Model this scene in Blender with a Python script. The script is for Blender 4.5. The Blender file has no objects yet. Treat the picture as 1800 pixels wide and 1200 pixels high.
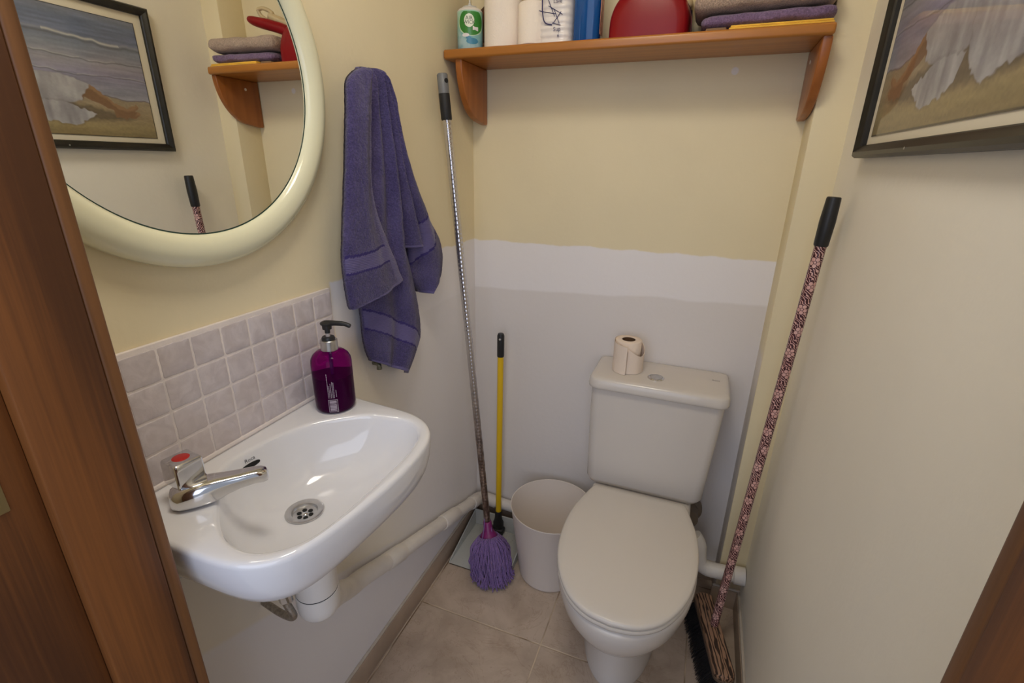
import bpy, bmesh, math, random
import numpy as np
from mathutils import Vector, Matrix, noise
from mathutils.bvhtree import BVHTree
random.seed(7)
S = bpy.context.scene
COL = S.collection
PI = math.pi

# ---------------------------------------------------------------- camera, world, light, exposure
cam_d = bpy.data.cameras.new('camera')
cam_d.sensor_width = 36.0
cam_d.lens = 851.68 * 36.0 / 1800.0
cam_d.clip_start = 0.02
cam = bpy.data.objects.new('camera', cam_d)
COL.objects.link(cam)
_y, _p, _r = math.radians(21.0041), math.radians(20.1695), math.radians(0.9286)
_F = Vector((-math.sin(_y) * math.cos(_p), math.cos(_y) * math.cos(_p), -math.sin(_p)))
_R0 = Vector((math.cos(_y), math.sin(_y), 0))
_U0 = _R0.cross(_F)
_R = _R0 * math.cos(_r) + _U0 * math.sin(_r)
_U = _U0 * math.cos(_r) - _R0 * math.sin(_r)
_M = Matrix((_R, _U, -_F)).transposed().to_4x4()
_M.translation = Vector((0.7095, -1.4816, 1.3574))
cam.matrix_world = _M
S.camera = cam

world = bpy.data.worlds.new('world')
S.world = world
world.use_nodes = True
bg = world.node_tree.nodes['Background']
bg.inputs[0].default_value = (0.80, 0.86, 1.0, 1)
bg.inputs[1].default_value = 0.42

def area(name, loc, target, size, power, color, sy=None):
    d = bpy.data.lights.new(name, 'AREA')
    d.energy = power
    d.color = color
    d.size = size
    if sy:
        d.shape = 'RECTANGLE'
        d.size_y = sy
    else:
        d.shape = 'DISK'
    o = bpy.data.objects.new(name, d)
    COL.objects.link(o)
    o.location = loc
    o.rotation_euler = (Vector(target) - Vector(loc)).to_track_quat('-Z', 'Y').to_euler()
    return o
area('ceiling_lamp_light', (0.47, -1.10, 2.26), (0.47, -1.10, 0), 0.36, 7.4, (1.0, 0.93, 0.83))
area('hall_daylight', (0.86, -2.9, 1.60), (0.40, -0.6, 0.80), 2.4, 28.0, (0.74, 0.81, 1.0), 1.9)

S.view_settings.view_transform = 'Standard'
S.view_settings.look = 'None'
S.view_settings.gamma = 1.0
S.view_settings.use_curve_mapping = False
S.view_settings.exposure = -0.10
S.cycles.max_bounces = 10
S.cycles.diffuse_bounces = 6
S.cycles.transparent_max_bounces = 12

# ---------------------------------------------------------------- material helpers
def srgb(r, g, b):
    def f(c):
        c /= 255.0
        return c / 12.92 if c <= 0.04045 else ((c + 0.055) / 1.055) ** 2.4
    return (f(r), f(g), f(b), 1.0)

class NT:
    def __init__(self, name):
        self.m = bpy.data.materials.new(name)
        self.m.use_nodes = True
        self.t = self.m.node_tree
        self.b = self.t.nodes['Principled BSDF']
        self._tc = None
    def n(self, typ, **kw):
        x = self.t.nodes.new(typ)
        for k, v in kw.items():
            setattr(x, k, v)
        return x
    def l(self, a, b):
        self.t.links.new(a, b)
    def val(self, sock, v):
        if hasattr(v, 'links') or isinstance(v, bpy.types.NodeSocket):
            self.l(v, sock)
        else:
            sock.default_value = v
    def tc(self, out='Object'):
        if not self._tc:
            self._tc = self.n('ShaderNodeTexCoord')
        return self._tc.outputs[out]
    def mapping(self, vec, scale=(1, 1, 1), rot=(0, 0, 0), loc=(0, 0, 0)):
        m = self.n('ShaderNodeMapping')
        self.l(vec, m.inputs[0])
        m.inputs['Scale'].default_value = scale
        m.inputs['Rotation'].default_value = rot
        m.inputs['Location'].default_value = loc
        return m.outputs[0]
    def noise(self, vec, scale, detail=4, rough=0.5, dist=0.0):
        x = self.n('ShaderNodeTexNoise')
        self.l(vec, x.inputs['Vector'])
        x.inputs['Scale'].default_value = scale
        x.inputs['Detail'].default_value = detail
        x.inputs['Roughness'].default_value = rough
        x.inputs['Distortion'].default_value = dist
        return x.outputs['Fac']
    def math(self, op, a, b=0.0, c=None):
        x = self.n('ShaderNodeMath', operation=op)
        self.val(x.inputs[0], a)
        self.val(x.inputs[1], b)
        if c is not None:
            self.val(x.inputs[2], c)
        return x.outputs[0]
    def rng(self, v, a, b, c=0.0, d=1.0, smooth=True):
        x = self.n('ShaderNodeMapRange')
        if smooth:
            x.interpolation_type = 'SMOOTHSTEP'
        self.val(x.inputs[0], v)
        for i, q in enumerate((a, b, c, d)):
            x.inputs[i + 1].default_value = q
        return x.outputs[0]
    def mix(self, f, a, b):
        x = self.n('ShaderNodeMix', data_type='RGBA')
        self.val(x.inputs[0], f)
        self.val(x.inputs[6], a)
        self.val(x.inputs[7], b)
        return x.outputs[2]
    def ramp(self, f, stops):
        x = self.n('ShaderNodeValToRGB')
        e = x.color_ramp.elements
        while len(e) < len(stops):
            e.new(0.5)
        for i, (p, c) in enumerate(stops):
            e[i].position = p
            e[i].color = c
        self.l(f, x.inputs[0])
        return x.outputs[0]
    def sep(self, vec):
        x = self.n('ShaderNodeSeparateXYZ')
        self.l(vec, x.inputs[0])
        return x.outputs
    def color(self, c):
        self.val(self.b.inputs['Base Color'], c)
    def set(self, **kw):
        names = dict(rough='Roughness', metal='Metallic', spec='Specular IOR Level', trans='Transmission Weight',
                     ior='IOR', coat='Coat Weight', coat_rough='Coat Roughness', sheen='Sheen Weight',
                     sss='Subsurface Weight', alpha='Alpha', sheen_rough='Sheen Roughness')
        for k, v in kw.items():
            self.val(self.b.inputs[names[k]], v)
        return self
    def bump(self, h, strength=0.3, dist=0.002):
        x = self.n('ShaderNodeBump')
        x.inputs['Strength'].default_value = strength
        x.inputs['Distance'].default_value = dist
        self.l(h, x.inputs['Height'])
        self.l(x.outputs[0], self.b.inputs['Normal'])

def simple(name, col, rough=0.5, metal=0.0, var=0.0, vscale=8.0, bump=0.0, bscale=200.0, **kw):
    m = NT(name)
    if var:
        f = m.noise(m.tc(), vscale, 5)
        d = tuple(max(0, c * (1 - var)) for c in col[:3]) + (1,)
        l = tuple(min(1, c * (1 + var * 0.5)) for c in col[:3]) + (1,)
        m.color(m.mix(m.rng(f, 0.3, 0.7), d, l))
    else:
        m.color(col)
    m.set(rough=rough, metal=metal, **kw)
    if bump:
        m.bump(m.noise(m.tc(), bscale, 3), bump, 0.002)
    return m.m

CREAM = (0.81, 0.715, 0.485, 1)
PALE = (0.89, 0.85, 0.745, 1)
WHITE = (0.81, 0.785, 0.785, 1)
WHITE2 = (0.72, 0.685, 0.665, 1)

def wall_mat(name, kind):
    m = NT(name)
    pos = m.tc()
    x, y, z = m.sep(pos)
    n1 = m.math('MULTIPLY', m.math('SUBTRACT', m.noise(pos, 9, 4), 0.5), 0.03)
    n2 = m.math('MULTIPLY', m.math('SUBTRACT', m.noise(pos, 3, 5), 0.5), 0.12)
    base = m.mix(m.rng(m.noise(pos, 2.2, 3), 0.3, 0.7), CREAM, tuple(c * 0.93 for c in CREAM[:3]) + (1,))
    zz = m.math('ADD', z, n1)
    if kind in ('back', 'left'):
        low = m.mix(m.rng(m.math('ADD', m.math('SUBTRACT', z, m.math('MULTIPLY', x, 0.045)), m.math('MULTIPLY', n2, 0.35)), 0.951, 0.960), WHITE2 if kind == 'back' else (0.78, 0.755, 0.75, 1), WHITE)
        mask = m.rng(zz, 1.116, 1.122, 1, 0)
        if kind == 'left':
            # the splashback end: cream above the tiles, white beyond; bare cream patch under the basin down to the pipe
            beyond = m.rng(m.math('ADD', y, n1), -0.705, -0.695)
            under = m.rng(z, 0.86, 0.90, 1, 0)
            mask = m.math('MULTIPLY', mask, m.math('MAXIMUM', beyond, under))
            line = m.math('SUBTRACT', m.math('ADD', z, m.math('MULTIPLY', m.math('ADD', y, 0.11), 0.40)), 0.14)
            patch = m.math('MULTIPLY', m.rng(line, 0.0, 0.015), m.rng(m.math('ADD', y, n2), -0.35, -0.66))
            patch = m.math('MULTIPLY', patch, m.rng(z, 0.95, 1.0, 1, 0))
            mask = m.math('MULTIPLY', mask, m.math('SUBTRACT', 1.0, m.math('MULTIPLY', patch, 0.45)))
        else:
            pass
        c = m.mix(mask, base, low)
        if kind == 'back':
            dx = m.math('SUBTRACT', x, 0.7276)
            dz = m.math('SUBTRACT', z, 1.583)
            rr = m.math('SQRT', m.math('ADD', m.math('MULTIPLY', dx, dx), m.math('MULTIPLY', dz, dz)))
            c = m.mix(m.rng(m.math('ADD', rr, m.math('MULTIPLY', n1, 0.2)), 0.007, 0.010, 0.8, 0), c, WHITE)
        m.color(c)
    elif kind == 'chase':
        c = m.mix(m.rng(m.math('ADD', z, n1), 0.13, 0.16, 1, 0), base, srgb(178, 158, 128))
        side = m.math('MULTIPLY', m.rng(x, 0.9058, 0.9066, 1, 0), m.rng(m.math('ADD', z, n2), 0.86, 0.92, 1, 0))
        c = m.mix(side, c, WHITE2)
        m.color(c)
    elif kind == 'right':
        c = m.mix(m.rng(m.noise(pos, 1.6, 4), 0.35, 0.7), PALE, tuple(q * 0.95 for q in PALE[:3]) + (1,))
        # small scuffs
        v = m.n('ShaderNodeTexVoronoi')
        m.l(m.mapping(pos, (1, 1, 0.6)), v.inputs['Vector'])
        v.inputs['Scale'].default_value = 6.5
        c = m.mix(m.rng(v.outputs['Distance'], 0.010, 0.016, 0.45, 0), c, srgb(150, 140, 118))
        m.color(c)
    else:
        m.color(base)
    m.set(rough=0.62, spec=0.35)
    h = m.math('ADD', m.math('MULTIPLY', m.noise(pos, 60, 4), 0.6), m.noise(pos, 7, 3))
    m.bump(h, 0.25, 0.004)
    return m.m

M = {}
for k in ('back', 'left', 'chase', 'right', 'front'):
    M['wall_' + k] = wall_mat('paint_' + k, k)
M['ceiling'] = simple('ceiling_paint', (0.78, 0.75, 0.68, 1), 0.8, bump=0.1)

def wood(name, dark, light, axis='z', scale=14.0, rough=0.38, contrast=(0.3, 0.72), coat=0.15, stretch=0.06, ring=9.0):
    m = NT(name)
    sc = {'x': (stretch, 1, 1), 'y': (1, stretch, 1), 'z': (1, 1, stretch)}[axis]
    p = m.mapping(m.tc(), sc)
    a = m.noise(p, scale, 6, 0.6, 0.6)
    w = m.n('ShaderNodeTexWave', wave_type='BANDS', bands_direction={'x': 'Y', 'y': 'X', 'z': 'Y'}[axis])
    m.l(p, w.inputs['Vector'])
    w.inputs['Scale'].default_value = ring
    w.inputs['Distortion'].default_value = 9.0
    w.inputs['Detail'].default_value = 3.0
    w.inputs['Detail Scale'].default_value = 1.6
    f = m.math('ADD', m.math('MULTIPLY', a, 0.62), m.math('MULTIPLY', w.outputs['Fac'], 0.38))
    fine = m.noise(m.mapping(m.tc(), tuple(q if q == 1 else 0.02 for q in sc)), 260, 3, 0.6)
    f = m.math('ADD', m.math('MULTIPLY', f, 0.74), m.math('MULTIPLY', fine, 0.26))
    m.color(m.mix(m.rng(f, *contrast), dark, light))
    m.set(rough=rough, coat=coat, coat_rough=0.25)
    m.bump(fine, 0.12, 0.001)
    return m.m
M['oak'] = wood('oak_door_frame', srgb(78, 42, 13), srgb(136, 82, 34), 'z', 10, 0.55, (0.32, 0.70), 0.02, 0.10, 2.6)
M['oak_edge'] = wood('oak_edge', srgb(90, 56, 26), srgb(126, 82, 42), 'z', 22, 0.5, (0.25, 0.75), 0.1)
M['pine'] = wood('honey_pine_board', srgb(158, 98, 34), srgb(182, 118, 46), 'x', 16, 0.36, (0.1, 0.9), 0.2)
M['pine_v'] = wood('honey_pine_bracket', srgb(144, 82, 28), srgb(166, 98, 40), 'z', 16, 0.36, (0.1, 0.9), 0.2)
M['porcelain'] = simple('white_vitreous_china', (0.77, 0.77, 0.79, 1), 0.10, var=0.01, vscale=3, spec=0.55, coat=0.4, coat_rough=0.05)
M['porcelain_warm'] = simple('toilet_china', (0.64, 0.60, 0.555, 1), 0.2, var=0.01, vscale=3, spec=0.45, coat=0.1, coat_rough=0.08)
M['seat'] = simple('seat_plastic', (0.66, 0.615, 0.555, 1), 0.24, var=0.015, vscale=3, spec=0.45)
M['chrome'] = simple('chrome', (0.72, 0.72, 0.73, 1), 0.10, 1.0, var=0.05, vscale=40)
M['steel'] = simple('brushed_steel', (0.62, 0.61, 0.60, 1), 0.28, 1.0, var=0.10, vscale=60)
M['braid'] = simple('braided_steel_hose', (0.42, 0.38, 0.33, 1), 0.4, 0.9, var=0.3, vscale=150, bump=0.6, bscale=400)
M['brass'] = simple('brass_plate', (0.42, 0.34, 0.17, 1), 0.4, 0.9, var=0.15, vscale=30)
M['red_dot'] = simple('red_enamel', srgb(178, 32, 24), 0.35)
M['dark'] = simple('dark_hole', (0.006, 0.006, 0.006, 1), 0.8)
M['black'] = simple('black_plastic', (0.012, 0.012, 0.013, 1), 0.42, bump=0.05, bscale=90)
M['black_rubber'] = simple('black_rubber_grip', (0.010, 0.010, 0.011, 1), 0.62, bump=0.2, bscale=300)
M['grey_plastic'] = simple('grey_plastic', (0.16, 0.165, 0.17, 1), 0.42)
M['pvc'] = simple('white_pvc', (0.74, 0.71, 0.67, 1), 0.35, var=0.04, vscale=9)
M['pvc_paint'] = simple('painted_pipe', (0.71, 0.67, 0.62, 1), 0.48, var=0.06, vscale=14, bump=0.2, bscale=40)
M['ink'] = simple('grey_printed_mark', (0.05, 0.05, 0.06, 1), 0.5)
M['mirror'] = simple('mirror_glass', (0.90, 0.91, 0.88, 1), 0.0, 1.0)
M['mirror_edge'] = simple('glass_edge', (0.02, 0.05, 0.04, 1), 0.2)
M['cream_gloss'] = simple('cream_gloss_frame', (0.77, 0.755, 0.54, 1), 0.17, var=0.015, vscale=5, spec=0.5, coat=0.3, coat_rough=0.1)
M['frame_black'] = simple('black_lacquer_frame', (0.014, 0.012, 0.009, 1), 0.38, var=0.4, vscale=30)
M['mat_board'] = simple('ivory_mat_board', (0.74, 0.68, 0.54, 1), 0.85)
M['purple_cloth'] = None

def tile_floor():
    m = NT('beige_ceramic_floor_tiles')
    pos = m.tc()
    x, y, z = m.sep(pos)
    def grout(c, off):
        f = m.math('FRACT', m.math('DIVIDE', m.math('SUBTRACT', c, off - 4.1), 0.41))
        d = m.math('ABSOLUTE', m.math('SUBTRACT', f, 0.5))
        return m.math('SUBTRACT', 0.5, d)
    g = m.math('MINIMUM', grout(x, 0.4253), grout(y, -0.4615))
    gm = m.rng(g, 0.0028, 0.0060, 1, 0)
    a = m.noise(pos, 6, 7, 0.62, 0.5)
    v = m.noise(pos, 7, 5, 0.6, 1.6)
    c = m.mix(m.rng(a, 0.3, 0.7), srgb(168, 150, 132), srgb(198, 180, 162))
    vein = m.math('ABSOLUTE', m.math('SUBTRACT', v, 0.5))
    c = m.mix(m.rng(vein, 0.0, 0.014, 0.28, 0), c, srgb(146, 120, 96))
    sp = m.noise(pos, 90, 2)
    c = m.mix(m.rng(sp, 0.73, 0.80, 0, 0.7), c, srgb(105, 80, 60))
    gc = m.mix(m.rng(m.noise(pos, 5, 3), 0.4, 0.6), srgb(120, 98, 76), srgb(205, 186, 160))
    m.color(m.mix(gm, c, gc))
    m.set(rough=m.rng(a, 0.2, 0.8, 0.30, 0.42), spec=0.4)
    h = m.math('ADD', m.math('MULTIPLY', m.rng(g, 0.002, 0.008), 1.0), m.math('MULTIPLY', a, 0.15))
    m.bump(h, 0.5, 0.002)
    return m.m
M['floor'] = tile_floor()
M['skirting'] = simple('beige_tile_skirting', srgb(172, 152, 132), 0.35, var=0.12, vscale=9)
M['skirt_cap'] = simple('dirty_white_caulk', srgb(196, 186, 172), 0.6, var=0.12, vscale=20)

def stone_tile():
    m = NT('tumbled_lilac_white_tile')
    pos = m.tc()
    a = m.noise(pos, 35, 6, 0.6, 1.0)
    b = m.noise(pos, 9, 3)
    c = m.mix(m.rng(a, 0.3, 0.7), srgb(194, 185, 187), srgb(211, 203, 205))
    c = m.mix(m.rng(b, 0.45, 0.65, 0, 0.35), c, srgb(192, 178, 170))
    m.color(c)
    m.set(rough=0.45, spec=0.4)
    m.bump(m.noise(pos, 55, 5, 0.7), 0.3, 0.0015)
    return m.m
M['stone'] = stone_tile()
M['grout'] = simple('cream_grout', srgb(224, 215, 211), 0.8, var=0.08, vscale=16, bump=0.4, bscale=120)

def terry(name, col, hi, scale=320.0):
    m = NT(name)
    pos = m.tc()
    a = m.noise(pos, scale, 3, 0.7)
    b = m.noise(pos, 14, 3)
    c = m.mix(m.rng(a, 0.36, 0.68), tuple(q * 0.55 for q in col[:3]) + (1,), col)
    c = m.mix(m.rng(a, 0.66, 0.80, 0, 0.6), c, hi)
    c = m.mix(m.rng(b, 0.4, 0.7, 0, 0.18), c, hi)
    m.color(c)
    m.set(rough=0.95, sheen=0.25, sheen_rough=0.5, spec=0.1)
    m.bump(m.math('ADD', a, m.math('MULTIPLY', m.noise(pos, scale * 0.35, 2), 1.0)), 0.9, 0.004)
    return m.m
M['towel'] = terry('purple_terry', srgb(84, 75, 124), srgb(120, 112, 156))
def woven(name, col):
    m = NT(name)
    pos = m.tc()
    w = m.n('ShaderNodeTexWave', wave_type='BANDS', bands_direction='Z')
    m.l(pos, w.inputs['Vector'])
    w.inputs['Scale'].default_value = 95
    w.inputs['Distortion'].default_value = 1.2
    m.color(m.mix(w.outputs['Fac'], tuple(q * 0.82 for q in col[:3]) + (1,), col))
    m.set(rough=0.7, sheen=0.2)
    m.bump(w.outputs['Fac'], 0.4, 0.002)
    return m.m
M['towel_band'] = woven('purple_woven_band', srgb(94, 86, 134))
M['towel_seam'] = simple('purple_dark_seam', srgb(48, 38, 98), 0.9)
M['taupe'] = terry('taupe_terry', srgb(208, 182, 162), srgb(224, 202, 184), 380)
M['lilac'] = terry('lilac_terry', srgb(140, 114, 150), srgb(170, 146, 178), 300)
M['yellow_cloth'] = simple('yellow_cloth', srgb(238, 190, 72), 0.85, var=0.1, vscale=30, bump=0.3, bscale=300)
M['brown_cloth'] = simple('brown_cloth', srgb(140, 110, 80), 0.9, var=0.2, vscale=40)

# ---------------------------------------------------------------- mesh helpers
def mesh_obj(name, verts, faces, mat=None, parent=None, smooth=True, angle=40, mats=None, midx=None):
    me = bpy.data.meshes.new(name)
    me.from_pydata([tuple(v) for v in verts], [], [tuple(f) for f in faces])
    me.validate()
    bm = bmesh.new()
    bm.from_mesh(me)
    if midx is None:
        bmesh.ops.recalc_face_normals(bm, faces=bm.faces)
    bm.to_mesh(me)
    bm.free()
    for mm in (mats or ([mat] if mat else [])):
        me.materials.append(mm)
    if midx is not None and len(midx) == len(me.polygons):
        me.polygons.foreach_set('material_index', midx)
    if smooth:
        me.polygons.foreach_set('use_smooth', [True] * len(me.polygons))
        if angle:
            me.set_sharp_from_angle(angle=math.radians(angle))
    o = bpy.data.objects.new(name, me)
    COL.objects.link(o)
    if parent:
        o.parent = parent
    return o

class MB:
    """collects geometry for ONE mesh"""
    def __init__(self):
        self.v, self.f, self.m = [], [], []
        self.cur = 0
    def add(self, vs, fs):
        b = len(self.v)
        self.v += [tuple(q) for q in vs]
        self.f += [tuple(i + b for i in f) for f in fs]
        self.m += [self.cur] * len(fs)
        return self
    def box(self, lo, hi, bev=0.0, seg=2, mtx=None):
        bm = bmesh.new()
        bmesh.ops.create_cube(bm, size=1)
        for v in bm.verts:
            for i in range(3):
                v.co[i] = (lo[i] + hi[i]) / 2 + v.co[i] * (hi[i] - lo[i])
        if bev:
            bmesh.ops.bevel(bm, geom=list(bm.edges), offset=bev, segments=seg, affect='EDGES', profile=0.5)
        return self.bm(bm, mtx)
    def bm(self, bm, mtx=None):
        bm.verts.index_update()
        vs = [(mtx @ v.co if mtx else v.co.copy()) for v in bm.verts]
        fs = [[v.index for v in f.verts] for f in bm.faces]
        bm.free()
        return self.add(vs, fs)
    def rings(self, rings, cap0=True, cap1=True, closed=True):
        n = len(rings[0])
        vs = [p for r in rings for p in r]
        fs = []
        for i in range(len(rings) - 1):
            for j in range(n if closed else n - 1):
                k = (j + 1) % n
                fs.append((i * n + j, i * n + k, (i + 1) * n + k, (i + 1) * n + j))
        if cap0 and closed:
            fs.append(tuple(range(n - 1, -1, -1)))
        if cap1 and closed:
            fs.append(tuple((len(rings) - 1) * n + j for j in range(n)))
        return self.add(vs, fs)
    def lathe(self, prof, center=(0, 0, 0), n=40, mtx=None, cap=True):
        rs = []
        for r, z in prof:
            rs.append([(center[0] + r * math.cos(2 * PI * k / n), center[1] + r * math.sin(2 * PI * k / n), center[2] + z) for k in range(n)])
        if mtx:
            rs = [[mtx @ Vector(p) for p in r] for r in rs]
        return self.rings(rs, cap, cap)
    def tube(self, path, rad, n=14, cap=True):
        P = [Vector(p) for p in path]
        R = rad if isinstance(rad, (list, tuple)) else [rad] * len(P)
        up = None
        rs = []
        for i, p in enumerate(P):
            t = (P[min(i + 1, len(P) - 1)] - P[max(i - 1, 0)]).normalized()
            if up is None:
                up = t.orthogonal().normalized()
            up = (up - t * up.dot(t)).normalized()
            s = t.cross(up)
            rs.append([p + (up * math.cos(2 * PI * k / n) + s * math.sin(2 * PI * k / n)) * R[i] for k in range(n)])
        return self.rings(rs, cap, cap)
    def build(self, name, mat=None, parent=None, angle=40, mats=None, smooth=True):
        return mesh_obj(name, self.v, self.f, mat, parent, smooth, angle, mats, self.m if mats else None)

def smooth_path(pts, sub=6):
    """Catmull-Rom through the points"""
    P = [Vector(p) for p in pts]
    out = []
    for i in range(len(P) - 1):
        p0, p1, p2, p3 = P[max(i - 1, 0)], P[i], P[i + 1], P[min(i + 2, len(P) - 1)]
        for k in range(sub):
            t = k / sub
            out.append(0.5 * ((2 * p1) + (p2 - p0) * t + (2 * p0 - 5 * p1 + 4 * p2 - p3) * t * t + (3 * p1 - p0 - 3 * p2 + p3) * t ** 3))
    out.append(P[-1])
    return out

def tag(o, label, cat, group=None, kind=None):
    o['label'] = label
    o['category'] = cat
    if group:
        o['group'] = group
    if kind:
        o['kind'] = kind
    return o
def thing(name, loc, label, cat, group=None):
    o = bpy.data.objects.new(name, None)
    o.empty_display_size = 0.05
    COL.objects.link(o)
    o.location = loc
    return tag(o, label, cat, group)
def adopt(root, *parts):
    """parent world-space parts to a thing, keeping them where they stand"""
    for p in parts:
        p.parent = root
        p.matrix_parent_inverse = Matrix.Translation(-root.location)
    return root
def sub(part, *kids):
    for k in kids:
        k.parent = part
def struct(o):
    o['kind'] = 'structure'
    return o

def text_geo(s, size, extrude=0.0):
    cu = bpy.data.curves.new('lettering', 'FONT')
    cu.body = s
    cu.size = size
    cu.extrude = extrude
    cu.align_x = 'CENTER'
    cu.align_y = 'CENTER'
    cu.resolution_u = 3
    ob = bpy.data.objects.new('lettering', cu)
    COL.objects.link(ob)
    dg = bpy.context.evaluated_depsgraph_get()
    me = bpy.data.meshes.new_from_object(ob.evaluated_get(dg))
    vs = [v.co.copy() for v in me.vertices]
    fs = [tuple(p.vertices) for p in me.polygons]
    bpy.data.objects.remove(ob)
    bpy.data.curves.remove(cu)
    bpy.data.meshes.remove(me)
    return vs, fs

def frame_mtx(origin, xdir, ydir):
    x = Vector(xdir).normalized()
    y = Vector(ydir)
    y = (y - x * y.dot(x)).normalized()
    z = x.cross(y)
    m = Matrix((x, y, z)).transposed().to_4x4()
    m.translation = Vector(origin)
    return m

# ---------------------------------------------------------------- the room
XR, YF, H = 0.98, -1.215, 2.30
CX, CY = 0.906, -0.0995        # boxed-in corner by the right wall
def quad_wall(name, lo, hi, mat):
    return struct(MB().box(lo, hi).build(name, mat, smooth=False))
quad_wall('floor', (-0.10, -3.6, -0.05), (1.9, 0.10, 0.0), M['floor'])
quad_wall('ceiling', (-0.10, -1.36, H), (1.08, 0.10, H + 0.05), M['ceiling'])
quad_wall('wall_left', (-0.10, YF, 0), (0.0, 0.10, H), M['wall_left'])
quad_wall('wall_back', (0.0, 0.0, 0), (XR, 0.10, H), M['wall_back'])
quad_wall('wall_right', (XR, YF, 0), (XR + 0.10, 0.10, H), M['wall_right'])
struct(MB().box((CX, CY, -0.02), (XR + 0.03, 0.03, H + 0.02), 0.003, 2).build('wall_boxed_corner', M['wall_chase']))
JL, JR, DT = 0.172, 0.876, 2.02
fw = MB()
fw.box((-0.10, YF - 0.14, 0), (JL - 0.03, YF, H))
fw.box((JR + 0.03, YF - 0.14, 0), (XR + 0.10, YF, H))
fw.box((JL - 0.03, YF - 0.14, DT + 0.03), (JR + 0.03, YF, H))
struct(fw.build('wall_front', M['wall_front'], smooth=False))

# skirting tiles
def skirt(name, lo, hi, cap_lo, cap_hi):
    o = struct(MB().box(lo, hi, 0.002, 2).build(name, M['skirting']))
    struct(o)
    c = MB().box(cap_lo, cap_hi, 0.0018, 2).build('caulk_bead', M['skirt_cap'], o)
    return o
skirt('baseboard_left', (0.0, YF, 0), (0.010, 0.0, 0.073), (0.0, YF, 0.073), (0.0075, 0.0, 0.079))
skirt('baseboard_back', (0.010, -0.010, 0), (CX, 0.0, 0.073), (0.010, -0.0075, 0.073), (CX, 0.0, 0.079))
skirt('baseboard_boxed_corner', (CX - 0.01, CY - 0.010, 0), (XR, CY, 0.073), (CX - 0.008, CY - 0.0075, 0.073), (XR, CY, 0.079))
skirt('baseboard_right', (XR - 0.010, YF, 0), (XR, CY - 0.010, 0.073), (XR - 0.0075, YF, 0.073), (XR, CY - 0.010, 0.079))

# oak door frame around the opening
door = bpy.data.objects.new('door_1', None)
COL.objects.link(door)
struct(door)
def side(sgn, face):
    """lining, stop and architraves of one side of the opening; face = x of the lining towards the opening"""
    out = face - sgn * 0.030
    a, b = sorted((face, out))
    j = MB().box((a, YF - 0.072, 0), (b, YF, DT), 0.002, 2).build('door_jamb', M['oak'])
    ra, rb = sorted((face - sgn * 0.014, out))
    r = MB().box((ra, YF - 0.165, 0), (rb, YF - 0.072, DT + 0.014), 0.002, 2).build('door_rebate', M['oak'])
    fa, fb = sorted((face - sgn * 0.0005, face - sgn * 0.062))
    t = MB().box((fa, YF, 0), (fb, YF + 0.015, DT + 0.06), 0.004, 3).build('architrave', M['oak_edge'])
    return [j, r, t]
parts = side(1, JL) + side(-1, JR)
parts.append(MB().box((JL, YF - 0.165, DT), (JR, YF, DT + 0.03), 0.002, 2).build('door_head', M['oak']))
parts.append(MB().box((JL - 0.06, YF, DT), (JR + 0.06, YF + 0.015, DT + 0.06), 0.004, 3).build('architrave', M['oak_edge']))
sp = MB().box((JL - 0.0145, YF - 0.125, 1.055), (JL - 0.012, YF - 0.095, 1.125), 0.001, 2).build('strike_plate', M['brass'])
parts.append(sp)
for p in parts:
    p.parent = door

# ---------------------------------------------------------------- tiled splashback
def splashback():
    root = thing('tiled_splashback', (0, -0.96, 0.895), 'pale square stone tile splashback on wall above the basin', 'splashback')
    s, top, right = 0.0513, 1.105, -0.7073
    g = MB().box((0.0, -1.2145, 0.8985), (0.0077, right, top + 0.006), 0.002, 2)
    go = g.build('grout', M['grout'])
    tb = MB()
    rnd = random.Random(3)
    for i in range(10):
        for j in range(4):
            y1 = right - i * s - 0.0016
            y0 = y1 - s + 0.0032
            z1 = top - j * s - 0.0016
            z0 = z1 - s + 0.0032
            y0 = max(y0, -1.213)
            z0 = max(z0, 0.8985)
            if y1 - y0 < 0.006:
                continue
            n = 9
            def edge(a, b):
                return [a + (b - a) * k / n for k in range(n)]
            ring = []
            cr = 0.0028
            pts = []
            for (cy, cz, a0) in ((y1 - cr, z1 - cr, 0), (y0 + cr, z1 - cr, PI / 2), (y0 + cr, z0 + cr, PI), (y1 - cr, z0 + cr, 1.5 * PI)):
                for k in range(4):
                    a = a0 + PI / 2 * k / 3
                    pts.append((cy + cr * math.cos(a), cz + cr * math.sin(a)))
            dense = []
            for k in range(len(pts)):
                p, q = pts[k], pts[(k + 1) % len(pts)]
                L = math.hypot(q[0] - p[0], q[1] - p[1])
                m_ = max(1, int(L / 0.005))
                for t in range(m_):
                    dense.append((p[0] + (q[0] - p[0]) * t / m_, p[1] + (q[1] - p[1]) * t / m_))
            jit = [(rnd.uniform(-1, 1) * 0.0005, rnd.uniform(-1, 1) * 0.0005) for _ in dense]
            dense = [(a + c, b + d) for (a, b), (c, d) in zip(dense, jit)]
            cyy, czz = (y0 + y1) / 2, (z0 + z1) / 2
            def sc(f, x):
                return [(x, cyy + (a - cyy) * f, czz + (b - czz) * f) for a, b in dense]
            tb.rings([sc(1, 0.003), sc(1, 0.0074), sc(0.985, 0.0082), sc(0.95, 0.0085), sc(0.5, 0.0086)], True, True)
    to = tb.build('tiles', M['stone'], angle=60)
    adopt(root, go, to)
splashback()
# silicone bead where the basin meets the tiles
struct(MB().tube([(0.008, -1.20, 0.899), (0.008, -0.72, 0.899)], 0.0045, 8).build('trim_1', M['grout']))

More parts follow.
